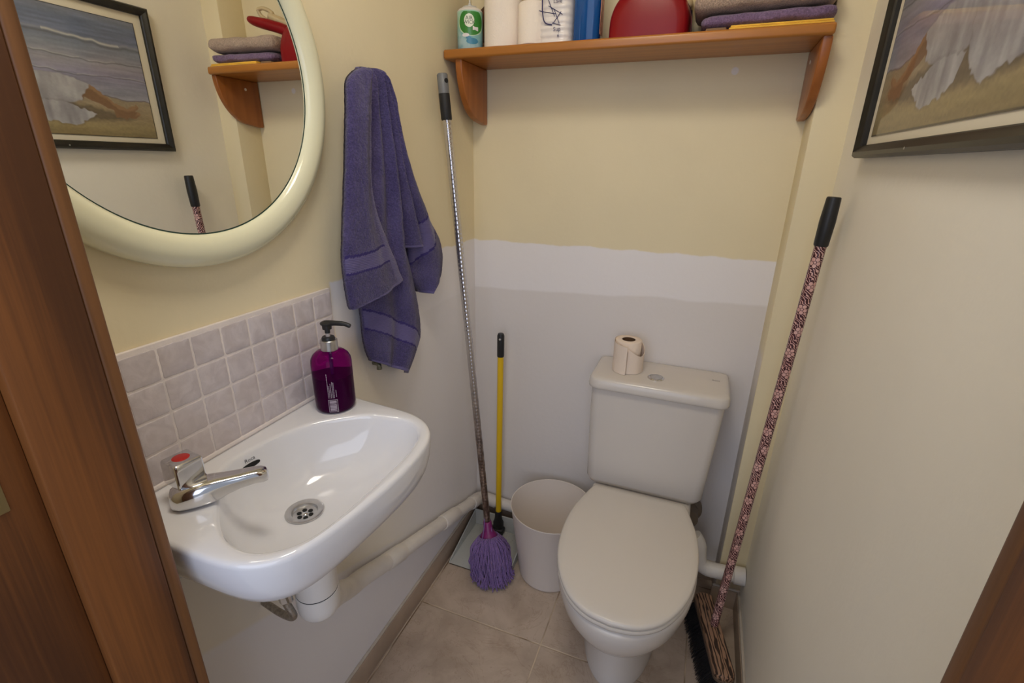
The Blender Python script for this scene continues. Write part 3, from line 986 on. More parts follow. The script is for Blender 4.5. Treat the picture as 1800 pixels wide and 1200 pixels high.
# ---------------------------------------------------------------- framed seaside painting
def build_picture():
    Y0, Y1, Z0, Z1 = -1.010, -0.300, 1.377, 1.772      # outer frame (near end, far end)
    fw_ = 0.022
    xw, xf = XR - 0.001, XR - 0.024
    root = thing('framed_painting', (XR, (Y0 + Y1) / 2, Z0), 'framed seaside painting with white drapery hung on the right wall', 'picture')
    mb = MB()
    prof = [(0.0, 0.0), (0.0, 0.016), (0.004, 0.022), (0.010, 0.023), (0.016, 0.018), (0.020, 0.016), (fw_, 0.013), (fw_, 0.0)]
    cs = [(Y0, Z0, 1, 1), (Y1, Z0, -1, 1), (Y1, Z1, -1, -1), (Y0, Z1, 1, -1)]
    rs = []
    for (y, z, sy, sz) in cs + cs[:1]:
        rs.append([(xw - h, y + sy * w, z + sz * w) for w, h in prof])
    mb.rings(rs, False, False, closed=False)
    fr = mb.build('picture_frame', M['frame_black'], angle=25)
    back = MB().box((xw - 0.006, Y0 + 0.015, Z0 + 0.015), (xw - 0.004, Y1 - 0.015, Z1 - 0.015)).build('mat_board', M['mat_board'], smooth=False)
    # painted canvas: colours worked out on a grid, far end (u=0) to near end (u=1), v up
    ay0, ay1, az0, az1 = Y0 + 0.045, Y1 - 0.045, Z0 + 0.036, Z1 - 0.046
    NU, NV = 420, 220
    u = np.linspace(0, 1, NU)[None, :].repeat(NV, 0)
    v = np.linspace(0, 1, NV)[:, None].repeat(NU, 1)
    yy = ay1 + (ay0 - ay1) * u
    zz = az0 + (az1 - az0) * v
    yy0, zz0 = yy, zz
    rs_ = np.random.RandomState(4)
    def rn(nx, ny):
        g = rs_.rand(ny + 2, nx + 2)
        fx, fy = u * nx, v * ny
        ix, iy = fx.astype(int), fy.astype(int)
        tx, ty = fx - ix, fy - iy
        tx, ty = tx * tx * (3 - 2 * tx), ty * ty * (3 - 2 * ty)
        return (g[iy, ix] * (1 - tx) + g[iy, ix + 1] * tx) * (1 - ty) + (g[iy + 1, ix] * (1 - tx) + g[iy + 1, ix + 1] * tx) * ty
    n_h = rn(9, 60)
    n_h2 = rn(22, 110)
    n_l = rn(7, 6)
    n_f = rn(120, 90)
    C = lambda r, g, b: np.array(srgb(r, g, b)[:3])
    def stops(val, st):
        out = np.zeros(val.shape + (3,))
        xs = [s[0] for s in st]
        for k in range(3):
            out[..., k] = np.interp(val, xs, [s[1][k] for s in st])
        return out
    zw = zz + 0.006 * (n_l - 0.5) + 0.012 * (u - 0.3)
    sea = stops(zw, [(1.50, C(176, 176, 190)), (1.535, C(150, 152, 168)), (1.57, C(150, 148, 172)), (1.60, C(158, 156, 166)), (1.64, C(134, 142, 156)), (1.665, C(116, 126, 150)), (1.70, C(112, 124, 150)), (1.735, C(142, 146, 156))])
    sea = sea * (0.86 + 0.28 * n_h[..., None]) * (0.93 + 0.14 * n_h2[..., None])
    def blend(c, mask, col):
        m_ = np.clip(mask, 0, 1)[..., None]
        return c * (1 - m_) + col * m_
    c = sea
    for zc, amp, w, f0 in ((1.661, 0.010, 0.0030, 3.1), (1.612, 0.007, 0.0014, 4.3), (1.572, 0.006, 0.0012, 5.2)):
        wl = zc + amp * np.sin(u * f0 * PI + zc * 40) * 0.5 + 0.006 * (rn(30, 2) - 0.5)
        c = blend(c, np.exp(-((zz - wl) / w) ** 2) * (0.85 if zc > 1.65 else 0.4) * (0.25 + 0.75 * (rn(12, 1) > 0.42)), C(206, 206, 200))
        c = blend(c, np.exp(-((zz - wl + w * 2.2) / (w * 1.1)) ** 2) * 0.6, C(92, 92, 92))
    # beach
    shore = 1.518 - 0.05 * np.clip(u - 0.05, 0, 1) * 0 + 0.020 * (u - 0.2) + 0.003 * np.sin(u * 40) + 0.004 * (rn(40, 2) - 0.5)
    sand = stops(zz, [(1.41, C(142, 124, 84)), (1.44, C(160, 144, 102)), (1.47, C(164, 146, 114)), (1.52, C(168, 154, 128))])
    sand = sand * (0.84 + 0.3 * rn(14, 40)[..., None]) * (0.95 + 0.1 * n_f[..., None])
    c = blend(c, (shore - zz) / 0.002, sand)
    c = blend(c, np.exp(-((zz - shore) / 0.0016) ** 2) * 0.7, C(96, 76, 60))
    jy, jz = 0.007 * (rn(70, 40) - 0.5), 0.007 * (rn(70, 40) - 0.5)
    def poly(pts, soft=0.0025):
        yy, zz = yy0 + jy, zz0 + jz
        """signed coverage of a polygon given in (y, z)"""
        inside = np.zeros(yy.shape, bool)
        dist = np.full(yy.shape, 9.0)
        for k in range(len(pts)):
            (a, b), (c_, d_) = pts[k], pts[(k + 1) % len(pts)]
            cond = ((b > zz) != (d_ > zz)) & (yy < (c_ - a) * (zz - b) / (d_ - b + 1e-12) + a)
            inside ^= cond
            ex, ez = c_ - a, d_ - b
            t = np.clip(((yy - a) * ex + (zz - b) * ez) / (ex * ex + ez * ez), 0, 1)
            dist = np.minimum(dist, np.hypot(yy - a - t * ex, zz - b - t * ez))
        sd = np.where(inside, dist, -dist)
        return np.clip(sd / soft + 0.5, 0, 1)
    # shadow on sand
    c = blend(c, poly([(-0.40, 1.462), (-0.47, 1.458), (-0.56, 1.452), (-0.80, 1.455), (-0.92, 1.47), (-0.92, 1.51), (-0.60, 1.50), (-0.52, 1.492), (-0.44, 1.474)], 0.010) * 0.65, C(74, 62, 52))
    # legs and feet
    leg = [(-0.540, 1.500), (-0.530, 1.530), (-0.515, 1.541), (-0.50, 1.543), (-0.470, 1.522), (-0.440, 1.501), (-0.420, 1.493), (-0.395, 1.500), (-0.388, 1.508), (-0.385, 1.497), (-0.398, 1.486), (-0.384, 1.484), (-0.381, 1.477), (-0.400, 1.468), (-0.430, 1.462), (-0.450, 1.468), (-0.455, 1.484), (-0.49, 1.500), (-0.525, 1.510)]
    lm = poly(leg, 0.002)
    c = blend(c, lm, C(160, 126, 92) * 1.0)
    c = blend(c, poly([(a, b - 0.010) for a, b in leg], 0.006) * lm * 0.55, C(118, 84, 58))
    # white drapery over the reclining figure
    fold = np.clip(0.55 * rn(46, 5) + 0.30 * rn(90, 9) + 0.25 * (0.5 + 0.5 * np.sin((yy * 60 + zz * 30) + 7 * rn(6, 4))), 0, 1)
    dr = C(138, 136, 142)[None, None] * (1 - fold[..., None]) + C(200, 200, 204)[None, None] * fold[..., None]
    dr = dr * (0.92 + 0.16 * rn(60, 12)[..., None])
    d1 = poly([(-0.505, 1.541), (-0.53, 1.556), (-0.57, 1.563), (-0.63, 1.560), (-0.70, 1.585), (-0.80, 1.60), (-0.90, 1.58), (-0.93, 1.52), (-0.84, 1.492), (-0.70, 1.50), (-0.63, 1.486), (-0.575, 1.492), (-0.535, 1.502), (-0.525, 1.520)], 0.003)
    d2 = poly([(-0.500, 1.470), (-0.515, 1.462), (-0.53, 1.455), (-0.545, 1.443), (-0.56, 1.438), (-0.585, 1.441), (-0.62, 1.447), (-0.655, 1.459), (-0.67, 1.49), (-0.62, 1.496), (-0.57, 1.494), (-0.535, 1.482)], 0.002)
    d3 = poly([(-0.665, 1.54), (-0.675, 1.49), (-0.70, 1.463), (-0.735, 1.449), (-0.75, 1.455), (-0.80, 1.463), (-0.86, 1.472), (-0.90, 1.50), (-0.90, 1.56), (-0.78, 1.58)], 0.002)
    for d_, k, off_ in ((d1, 0.94, 0), (d3, 0.92, 0.0), (d2, 1.05, 0)):
        halo_ = np.clip(sum(np.roll(d_, (q_, r_), (0, 1)) for q_ in (-3, 0, 3) for r_ in (-3, 0, 3)) / 9.0, 0, 1)
        c = blend(c, halo_ * 0.5, C(84, 74, 66))
        m_ = d_[..., None]
        c = c * (1 - m_) + dr * k * m_
    c = blend(c, poly([(-0.63, 1.561), (-0.72, 1.600), (-0.84, 1.620), (-0.90, 1.60), (-0.80, 1.602), (-0.70, 1.585)], 0.003), C(166, 120, 84))
    c = c * (0.95 + 0.1 * n_f[..., None])
    # canvas sheet with a thin drawn border line
    edge = np.minimum(np.minimum(u, 1 - u) * (ay1 - ay0), np.minimum(v, 1 - v) * (az1 - az0))
    c = blend(c, (edge < 0.0016) * 0.8, C(40, 36, 30))
    verts = np.stack([np.full(u.shape, xw - 0.0072), yy, zz], -1).reshape(-1, 3)
    faces = []
    for j in range(NV - 1):
        for i in range(NU - 1):
            a = j * NU + i
            faces.append((a, a + 1, a + NU + 1, a + NU))
    me = bpy.data.meshes.new('painted_canvas')
    me.from_pydata(verts.tolist(), [], faces)
    at = me.color_attributes.new('paint', 'FLOAT_COLOR', 'POINT')
    rgba = np.ones((NU * NV, 4), np.float32)
    rgba[:, :3] = np.clip(c.reshape(-1, 3) * 0.84, 0, 1)
    at.data.foreach_set('color', rgba.ravel())
    mt = NT('watercolour_paint')
    an = mt.n('ShaderNodeAttribute', attribute_name='paint')
    mt.color(an.outputs['Color'])
    mt.set(rough=0.55, coat=0.7, coat_rough=0.03)
    mt.bump(mt.noise(mt.tc(), 500, 2), 0.1, 0.001)
    me.materials.append(mt.m)
    cv = bpy.data.objects.new('painted_canvas', me)
    COL.objects.link(cv)
    nail = MB().lathe([(0.0018, 0.0), (0.0018, 0.0006), (0.0005, 0.0010)], (0, 0, 0), 12, frame_mtx((xw - 0.0232, -0.60, Z0 + 0.009), (0, -1, 0), (0, 0, 1))).build('frame_nick', M['steel'])
    adopt(root, fr, back, cv)
    sub(fr, nail)
build_picture()

# ---------------------------------------------------------------- pine shelf
ZS = 1.6375
def build_shelf():
    root = thing('wall_shelf', (0.45, 0.0, 1.465), 'honey pine shelf on two curved brackets fixed to the back wall', 'shelf')
    bm_ = MB().box((0.001, -0.182, 1.6145), (0.904, -0.001, ZS), 0.006, 4)
    board = bm_.build('shelf_board', M['pine'])
    def bracket(x0, x1):
        prof = [(-0.002, 1.6145), (-0.170, 1.6145)]
        for k in range(1, 15):
            a = PI / 2 * k / 15
            prof.append((-0.022 - 0.148 * math.cos(a) ** 0.75, 1.612 - 0.142 * math.sin(a) ** 1.15))
        prof += [(-0.018, 1.4665), (-0.006, 1.4655), (-0.002, 1.469)]
        bm = bmesh.new()
        a = [bm.verts.new((x0, y, z)) for y, z in prof]
        b = [bm.verts.new((x1, y, z)) for y, z in prof]
        n = len(prof)
        bm.faces.new(a)
        bm.faces.new(list(reversed(b)))
        for i in range(n):
            j = (i + 1) % n
            bm.faces.new((a[j], a[i], b[i], b[j]))
        bmesh.ops.recalc_face_normals(bm, faces=bm.faces)
        ed = [e for e in bm.edges if abs(e.verts[0].co.x - e.verts[1].co.x) < 1e-6]
        bmesh.ops.bevel(bm, geom=ed, offset=0.0035, segments=3, affect='EDGES', profile=0.5)
        return MB().bm(bm).build('shelf_bracket', M['pine_v'], angle=35)
    bl = bracket(0.030, 0.050)
    br = bracket(0.884, 0.904)
    capm = simple('pale_screw_cap', (0.7, 0.62, 0.5, 1), 0.4)
    s1 = MB().lathe([(0.0045, 0.0), (0.0045, 0.0012), (0.0005, 0.002)], (0, 0, 0), 16, frame_mtx((0.884, -0.060, 1.585), (0, -1, 0), (0, 0, 1))).build('screw_cap', capm)
    adopt(root, board, bl, br)
    sub(br, s1)
build_shelf()

# ---------------------------------------------------------------- things on the shelf
def wrap(vs, c, r, ang, z0, eps=0.0004, flip=1):
    """bend flat lettering (x, y) around an upright cylinder"""
    out = []
    for v in vs:
        a = ang + v.x / r
        out.append((c[0] + (r + eps) * math.cos(a), c[1] + (r + eps) * math.sin(a), z0 + v.y))
    return out
def cyl_patch(mb, c, r, ang, z0, pts, eps):
    """an outline (x, y) as a fan wrapped round a cylinder"""
    cx_ = sum(p[0] for p in pts) / len(pts)
    cy_ = sum(p[1] for p in pts) / len(pts)
    n = len(pts)
    vs = [(cx_, cy_)]
    fs = []
    K = 5
    for k in range(1, K + 1):
        vs += [(cx_ + (x - cx_) * k / K, cy_ + (y - cy_) * k / K) for x, y in pts]
    for i in range(n):
        fs.append((0, 1 + i, 1 + (i + 1) % n))
        for k in range(K - 1):
            a, b = 1 + k * n + i, 1 + k * n + (i + 1) % n
            fs.append((a, a + n, b + n, b))
    mb.add(wrap([Vector((x, y, 0)) for x, y in vs], c, r, ang, z0, eps), fs)
def ell(rx, ry, cx_=0, cy_=0, n=36):
    return [(cx_ + rx * math.cos(2 * PI * k / n), cy_ + ry * math.sin(2 * PI * k / n)) for k in range(n)]
FACE = math.radians(-68)      # direction on the cylinders that looks at the door

def build_shelf_things():
    # --- air freshener can
    c = (0.060, -0.137, ZS)
    R = 0.0335
    root = thing('air_freshener_can', c, 'green and teal air freshener spray can at the left end of shelf', 'spray can')
    m = NT('teal_printed_can')
    x, y, z = m.sep(m.tc())
    f = m.noise(m.tc(), 22, 4)
    cc = m.mix(m.rng(z, ZS, ZS + 0.08), srgb(120, 176, 190), srgb(150, 200, 176))
    cc = m.mix(m.rng(f, 0.45, 0.62, 0, 0.6), cc, srgb(200, 222, 222))
    m.color(cc)
    m.set(rough=0.28, coat=0.3)
    body = MB().lathe([(0.001, 0.0), (R - 0.002, 0.0), (R, 0.002), (R, 0.0865), (R - 0.0008, 0.088)], c, 48).build('can_body', m.m, angle=50)
    shoulder = MB().lathe([(R - 0.0005, 0.0865), (R + 0.0004, 0.0885), (R - 0.001, 0.0905), (0.029, 0.094), (0.0215, 0.0975), (0.0165, 0.0985)], c, 40).build('can_shoulder', M['pvc'], angle=50)
    ring = MB().lathe([(0.0170, 0.0975), (0.0185, 0.0985), (0.0185, 0.1005), (0.0150, 0.1015), (0.004, 0.1015), (0.004, 0.1080), (0.0022, 0.110), (0.0022, 0.128)], c, 32).build('valve', simple('valve_grey', (0.55, 0.55, 0.52, 1), 0.4))
    green = MB()
    pts = []
    for k in range(40):
        a = 2 * PI * k / 40
        px_ = 0.0345 * math.cos(a) + 0.0055
        py_ = 0.061 + 0.030 * math.sin(a)
        py_ = min(py_, 0.0845)
        pts.append((px_, py_))
    pale = MB()
    cyl_patch(pale, c, R, FACE, c[2], [(a * 1.08 - 0.0002, min(b - 0.0012, 0.0852)) for a, b in pts], 0.0003)
    pg = pale.build('pale_border', simple('pale_green_print', srgb(206, 226, 196), 0.3), smooth=False)
    cyl_patch(green, c, R, FACE, c[2], pts, 0.0005)
    g = green.build('green_emblem', simple('green_print', srgb(44, 128, 44), 0.3, coat=0.3), smooth=False)
    wd = MB()
    cyl_patch(wd, c, R, FACE, c[2], ell(0.0135, 0.0150, 0.0, 0.0640), 0.0007)
    w = wd.build('white_disc', simple('white_print', srgb(226, 232, 214), 0.35), smooth=False)
    txt = MB()
    for s_, z0, sz in (('AIR', 0.0690, 0.0125), ('WICK', 0.0595, 0.0115)):
        vs, fs = text_geo(s_, sz)
        txt.add(wrap(vs, c, R, FACE, c[2] + z0, 0.0010), fs)
    t = txt.build('lettering', simple('dark_green_ink', srgb(22, 62, 34), 0.4), smooth=False)
    lb = MB()
    cyl_patch(lb, c, R, FACE, c[2], ell(0.0095, 0.0042, -0.0095, 0.0315), 0.0006)
    cyl_patch(lb, c, R, FACE, c[2], [(0.009, 0.043), (0.024, 0.041), (0.024, 0.050), (0.009, 0.052)], 0.0009)
    l1 = lb.build('white_flash', simple('white_print_b', srgb(226, 222, 222), 0.35), smooth=False)
    bl = MB()
    cyl_patch(bl, c, R, FACE, c[2], ell(0.016, 0.0070, 0.008, 0.018), 0.0004)
    cyl_patch(bl, c, R, FACE, c[2], ell(0.007, 0.0035, -0.002, 0.0255), 0.0004)
    b2 = bl.build('blue_print', simple('blue_print', srgb(58, 128, 160), 0.35), smooth=False)
    adopt(root, body, shoulder, ring)
    sub(body, pg, g, w, t, l1, b2)
    # --- dark ornament/bottle behind it
    c = (0.084, -0.052, ZS)
    brown = simple('dark_brown_glaze', srgb(78, 36, 26), 0.2, var=0.6, vscale=45)
    root = thing('brown_bottle', c, 'dark reddish brown bottle behind the spray can', 'bottle')
    b = MB().lathe([(0.001, 0), (0.030, 0), (0.0325, 0.004), (0.0325, 0.055), (0.029, 0.062), (0.0325, 0.070), (0.0335, 0.092), (0.029, 0.112), (0.016, 0.124), (0.0145, 0.15), (0.001, 0.15)], c, 40).build('bottle_body', brown)
    st = MB().lathe([(0.0328, 0.020), (0.0328, 0.030)], c, 40, cap=False).build('pale_band', simple('cream_band', srgb(150, 110, 84), 0.5))
    adopt(root, b)
    sub(b, st)
    # --- paper rolls
    paper = NT('quilted_white_paper')
    v = paper.n('ShaderNodeTexVoronoi')
    paper.l(paper.mapping(paper.tc(), (1, 1, 1)), v.inputs['Vector'])
    v.inputs['Scale'].default_value = 240
    paper.color(srgb(236, 226, 214))
    paper.set(rough=0.9, spec=0.1)
    paper.bump(v.outputs['Distance'], 0.28, 0.002)
    pm = paper.m
    core = simple('cardboard_core', srgb(120, 92, 62), 0.9)
    def roll(name, c, r, h, label, cat, group=None, core_r=0.018, flap=None):
        root = thing(name, c, label, cat, group)
        prof = [(core_r, 0.002), (core_r + 0.002, 0.0), (r - 0.003, 0.0), (r, 0.002), (r, h - 0.003), (r - 0.003, h), (core_r + 0.002, h), (core_r, h - 0.002)]
        n = 56
        rs = []
        for i, (rr, z) in enumerate(prof):
            rs.append([(c[0] + rr * (1 + 0.012 * noise.noise(Vector((math.cos(2 * PI * k / n) * 2 + c[0] * 30, math.sin(2 * PI * k / n) * 2, z * 20)))) * math.cos(2 * PI * k / n),
                        c[1] + rr * (1 + 0.012 * noise.noise(Vector((math.cos(2 * PI * k / n) * 2 + c[0] * 30, math.sin(2 * PI * k / n) * 2, z * 20)))) * math.sin(2 * PI * k / n), c[2] + z) for k in range(n)])
        mb = MB().rings(rs, False, False)
        m_ = len(rs) - 1
        mb.f += [(m_ * n + j, m_ * n + (j + 1) % n, (j + 1) % n, j) for j in range(n)]
        mb.m += [0] * n
        pr_ = mb.build('paper', pm, angle=50)
        co = MB().rings([[(c[0] + (core_r - 0.0006) * math.cos(2 * PI * k / 32), c[1] + (core_r - 0.0006) * math.sin(2 * PI * k / 32), c[2] + z) for k in range(32)] for z in (0.001, h - 0.001)], False, False).build('cardboard_core', core)
        adopt(root, pr_, co)
        return root
    kr = roll('kitchen_roll', (0.1500, -0.125, ZS), 0.0475, 0.225, 'tall white kitchen roll right beside the spray can', 'kitchen roll')
    ks = MB()
    kv = []
    for i in range(25):
        a = math.radians(-62 - 190 * i / 24)
        for z in (0.001, 0.224):
            for rr_ in (0.0478, 0.0492 if i else 0.0484):
                kv.append((0.1500 + rr_ * math.cos(a), -0.125 + rr_ * math.sin(a), ZS + z))
    kf = []
    for i in range(24):
        b_ = i * 4
        kf += [(b_ + 1, b_ + 5, b_ + 7, b_ + 3), (b_, b_ + 2, b_ + 6, b_ + 4), (b_, b_ + 4, b_ + 5, b_ + 1), (b_ + 2, b_ + 3, b_ + 7, b_ + 6)]
    kf += [(0, 1, 3, 2), (96, 98, 99, 97)]
    adopt(kr, ks.add(kv, kf).build('loose_sheet', pm, angle=50))
    roll('toilet_roll', (0.2350, -0.139, ZS), 0.0355, 0.094, 'short white toilet roll standing on the shelf', 'toilet roll')
    # --- packet of paper towels in printed film
    c = (0.300, -0.115, ZS)
    root = thing('wipes_packet', c, 'white ribbed packet with dark blue scribbled print on shelf', 'packet')
    nseg, nz = 60, 60
    rs = []
    for i in range(nz + 1):
        z = 0.20 * i / nz
        row = []
        for k in range(nseg):
            a = 2 * PI * k / nseg
            hx = 0.0425 + 0.0012 * math.sin(z * 420) * (1 if math.cos(a) < 0.2 else 0.2)
            hy = 0.052 + 0.0016 * math.sin(z * 420 + 0.6)
            row.append((c[0] + hx * math.copysign(abs(math.cos(a)) ** 0.55, math.cos(a)), c[1] + hy * math.copysign(abs(math.sin(a)) ** 0.55, math.sin(a)), c[2] + z))
        rs.append(row)
    body = MB().rings(rs).build('packet_body', simple('white_film', srgb(228, 222, 218), 0.35, var=0.05, vscale=60, coat=0.3), angle=60)
    inkb = simple('dark_blue_print', srgb(34, 34, 92), 0.4)
    yf = c[1] - 0.0538
    pr2 = MB()
    pr2.tube(smooth_path([(0.274, yf, ZS + 0.14), (0.270, yf, ZS + 0.09), (0.272, yf, ZS + 0.060), (0.279, yf, ZS + 0.043), (0.296, yf, ZS + 0.038)], 6), 0.0014, 6)
    for a, b in (((0.278, 0.105), (0.302, 0.055)), ((0.266, 0.068), (0.306, 0.060)), ((0.286, 0.078), (0.322, 0.058)), ((0.300, 0.070), (0.314, 0.040)), ((0.318, 0.064), (0.300, 0.042)), ((0.296, 0.042), (0.318, 0.036)), ((0.262, 0.070), (0.276, 0.066))):
        pr2.tube([(a[0], yf + 0.0002, ZS + a[1]), (b[0], yf + 0.0002, ZS + b[1])], 0.0008, 5)
    for s_, x_, z_, sz in (('Lave', 0.309, 0.086, 0.012), ('Sup', 0.309, 0.028, 0.013), ('6', 0.313, 0.014, 0.011)):
        vs, fs = text_geo(s_, sz)
        pr2.add([(x_ + q.x, yf - 0.0004, ZS + z_ + q.y) for q in vs], fs)
    p = pr2.build('scribble_print', inkb)
    adopt(root, body)
    sub(body, p)
    # --- blue bottle
    c = (0.377, -0.137, ZS)
    root = thing('blue_bottle', c, 'clear blue plastic bottle beside the scribbled packet on shelf', 'bottle')
    bm_ = NT('clear_blue_plastic')
    bm_.color(srgb(16, 90, 165))
    bm_.set(rough=0.12, trans=0.35, ior=1.3, coat=0.4)
    def bring(s_, z):
        out = []
        for k in range(40):
            a = 2 * PI * k / 40
            out.append((c[0] + s_ * 0.0325 * math.copysign(abs(math.cos(a)) ** 0.65, math.cos(a)), c[1] + s_ * 0.0255 * math.copysign(abs(math.sin(a)) ** 0.65, math.sin(a)), c[2] + z))
        return out
    b = MB().rings([bring(0.93, 0), bring(1, 0.004), bring(1.0, 0.12), bring(0.97, 0.15), bring(0.8, 0.18), bring(0.45, 0.195), bring(0.42, 0.21)]).build('bottle_body', bm_.m, angle=50)
    lab = MB().box((c[0] + 0.0335, c[1] - 0.016, ZS + 0.015), (c[0] + 0.0345, c[1] + 0.016, ZS + 0.12), 0.0004, 1).build('side_label', simple('peach_label', srgb(196, 150, 132), 0.5, var=0.5, vscale=60))
    cp = MB().lathe([(0.0145, 0.205), (0.0145, 0.23), (0.001, 0.231)], c, 24).build('bottle_cap', simple('white_cap', (0.7, 0.7, 0.7, 1), 0.4))
    adopt(root, b, lab, cp)
    # --- red dustpan leaning upright on the shelf
    root = thing('red_dustpan', (0.52, -0.12, ZS), 'red plastic hand dustpan stored upright on the shelf', 'dustpan')
    redm = simple('red_plastic', srgb(130, 5, 16), 0.33, spec=0.28)
    cx_ = 0.5225
    def outline(inset, y):
        """squarish outline with big upper corners, x-z plane"""
        x0, x1, z0, z1 = 0.4305 + inset, 0.6145 - inset, ZS + 0.0005, ZS + 0.110 - inset
        pts = []
        r = 0.070 - inset * 0.5
        pts.append((x1, z0)); pts.append((x1, z0 + 0.02))
        for k in range(13):
            a = PI / 2 * k / 12
            pts.append((x1 - r + r * math.cos(a), z1 - r * 1.15 + r * 1.15 * math.sin(a)))
        for k in range(13):
            a = PI / 2 + PI / 2 * k / 12
            pts.append((x0 + r + r * math.cos(a), z1 - r * 1.15 + r * 1.15 * math.sin(a)))
        pts.append((x0, z0 + 0.02)); pts.append((x0, z0))
        return [(x, y(x, z) if callable(y) else y, z) for x, z in pts]
    def shrink(f, y):
        return [(cx_ + (x - cx_) * f, y, ZS + 0.0005 + (z - ZS - 0.0005) * f) for x, _, z in outline(0.0, 0.0)]
    pan = MB().rings([shrink(1.0, -0.089), shrink(1.0, -0.110), shrink(0.992, -0.130), shrink(0.972, -0.146), shrink(0.935, -0.158), shrink(0.87, -0.1650), shrink(0.70, -0.1680), shrink(0.3, -0.1695)], False, True)
    pan.rings([shrink(0.3, -0.166), shrink(0.86, -0.1615), shrink(0.955, -0.144), shrink(0.982, -0.115), shrink(0.982, -0.089)], True, False)
    pano = pan.build('scoop', redm, angle=50)
    lm_ = MB().rings([shrink(0.982, -0.0895), shrink(0.982, -0.084), shrink(1.018, -0.084), shrink(1.018, -0.0895)], False, False)
    nn = len(lm_.v) // 4
    lm_.f += [(3 * nn + j, 3 * nn + (j + 1) % nn, (j + 1) % nn, j) for j in range(nn)]
    lm_.m += [0] * nn
    lip = lm_.build('scoop_lip', redm, angle=40)
    hp = smooth_path([(0.575, -0.128, ZS + 0.078), (0.610, -0.135, ZS + 0.094), (0.655, -0.140, ZS + 0.107), (0.705, -0.144, ZS + 0.119), (0.735, -0.146, ZS + 0.129)], 6)
    rr = [0.019, 0.018, 0.017, 0.0165, 0.016, 0.0155, 0.0155, 0.0155, 0.0155, 0.0155, 0.0155, 0.0155, 0.0155, 0.0155, 0.0155, 0.015, 0.0145, 0.014, 0.0135, 0.013, 0.0122, 0.011, 0.0095, 0.0075, 0.004]
    hnd = MB().tube(hp, rr, 16).build('dustpan_handle', redm)
    adopt(root, pano, lip, hnd)
    # --- hand brush tucked into it
    root = thing('hand_brush', (0.63, -0.07, ZS), 'beige handled hand brush with black bristles tucked behind red dustpan', 'brush')
    beige = simple('beige_plastic', srgb(196, 176, 136), 0.4)
    hp = smooth_path([(0.555, -0.058, ZS + 0.094), (0.62, -0.064, ZS + 0.114), (0.68, -0.085, ZS + 0.136), (0.735, -0.102, ZS + 0.163)], 6)
    h = MB()
    # two rails meeting at the tip leave the hanging slot open
    h.tube(hp[:15], [0.016 - 0.0003 * i for i in range(15)], 14)
    p_end = hp[-1]
    base_ = hp[13]
    for s_ in (-1, 1):
        off = Vector((0.006, 0, -0.011)) * s_
        h.tube(smooth_path([base_, base_ + off + (p_end - base_) * 0.2, base_ + off * 0.9 + (p_end - base_) * 0.7, p_end], 6), [0.0075] * 6 + [0.0058] * 6 + [0.0055] * 7, 10)
    ho = h.build('brush_handle', beige)
    br = MB()
    rnd = random.Random(11)
    for k in range(260):
        x0 = rnd.uniform(0.47, 0.610)
        y0 = rnd.uniform(-0.072, -0.028)
        br.tube([(x0, y0, ZS + 0.075), (x0 + rnd.uniform(-0.004, 0.008), y0 + rnd.uniform(-0.004, 0.004), ZS + 0.002)], [0.0012, 0.0008], 4)
    bo = br.build('bristles', M['black'])
    bo['kind'] = 'stuff'
    blk = MB().box((0.465, -0.076, ZS + 0.072), (0.612, -0.024, ZS + 0.090), 0.006, 3).build('brush_block', beige)
    adopt(root, ho, bo, blk)
    # --- folded towels
    def folded(name, x0, x1, y0, y1, z0, z1, mat, label, cat, roundness=0.5, sag=0.004, seed=0, layers=1, tilt=0.0):
        n1, n2 = 60, 36
        rs = []
        for i in range(n1 + 1):
            s = i / n1
            x = x0 + (x1 - x0) * s
            e = min(1.0, min(s, 1 - s) / 0.10)
            e = math.sqrt(max(0.0, 1 - (1 - e) ** 2)) * 0.62 + 0.38
            row = []
            for k in range(n2):
                a = 2 * PI * k / n2
                cy_ = (y0 + y1) / 2
                hy = (y1 - y0) / 2
                zc = (z0 + z1) / 2
                hz = (z1 - z0) / 2
                py = cy_ + hy * e ** 0.3 * math.copysign(abs(math.cos(a)) ** roundness, math.cos(a))
                pz = zc + hz * e * math.copysign(abs(math.sin(a)) ** roundness, math.sin(a))
                q = Vector((x, py, pz))
                nn = noise.noise(q * 22 + Vector((seed, 0, 0)))
                pz += 0.0035 * nn + (tilt * (s - 0.5))
                py += 0.003 * noise.noise(q * 30 + Vector((0, seed, 3))) - (0.0012 * math.cos((pz - z0) / (z1 - z0) * layers * 2 * PI) if math.cos(a) < 0 else 0)
                row.append((x, py, max(pz, z0)))
            rs.append(row)
        o = MB().rings(rs).build(name, mat, angle=60)
        return tag(o, label, cat)
    c1 = MB()
    c1.box((0.700, -0.171, ZS + 0.0002), (0.900, -0.03, ZS + 0.0045), 0.0018, 2)
    c1.box((0.703, -0.169, ZS + 0.0047), (0.898, -0.03, ZS + 0.0088), 0.0018, 2)
    tag(c1.build('yellow_cloth', M['yellow_cloth']), 'thin folded yellow cloth under the lilac towel on shelf', 'cloth')
    folded('folded_towel', 0.640, 0.904, -0.165, -0.02, ZS + 0.0095, ZS + 0.038, M['lilac'], 'folded lilac towel under the taupe towel on shelf', 'towel', 0.6, seed=2, tilt=0.004)
    folded('folded_towel', 0.622, 0.904, -0.172, -0.012, ZS + 0.0392, ZS + 0.082, M['taupe'], 'folded taupe towel on top of the pile at shelf right end', 'towel', 0.55, seed=8, layers=2, tilt=0.006)
    bc = MB().box((0.652, -0.160, ZS + 0.0003), (0.695, -0.06, ZS + 0.0085), 0.003, 2)
    tag(bc.build('brown_cloth', M['brown_cloth']), 'small brown cloth corner beside the yellow cloth on shelf', 'cloth')
build_shelf_things()

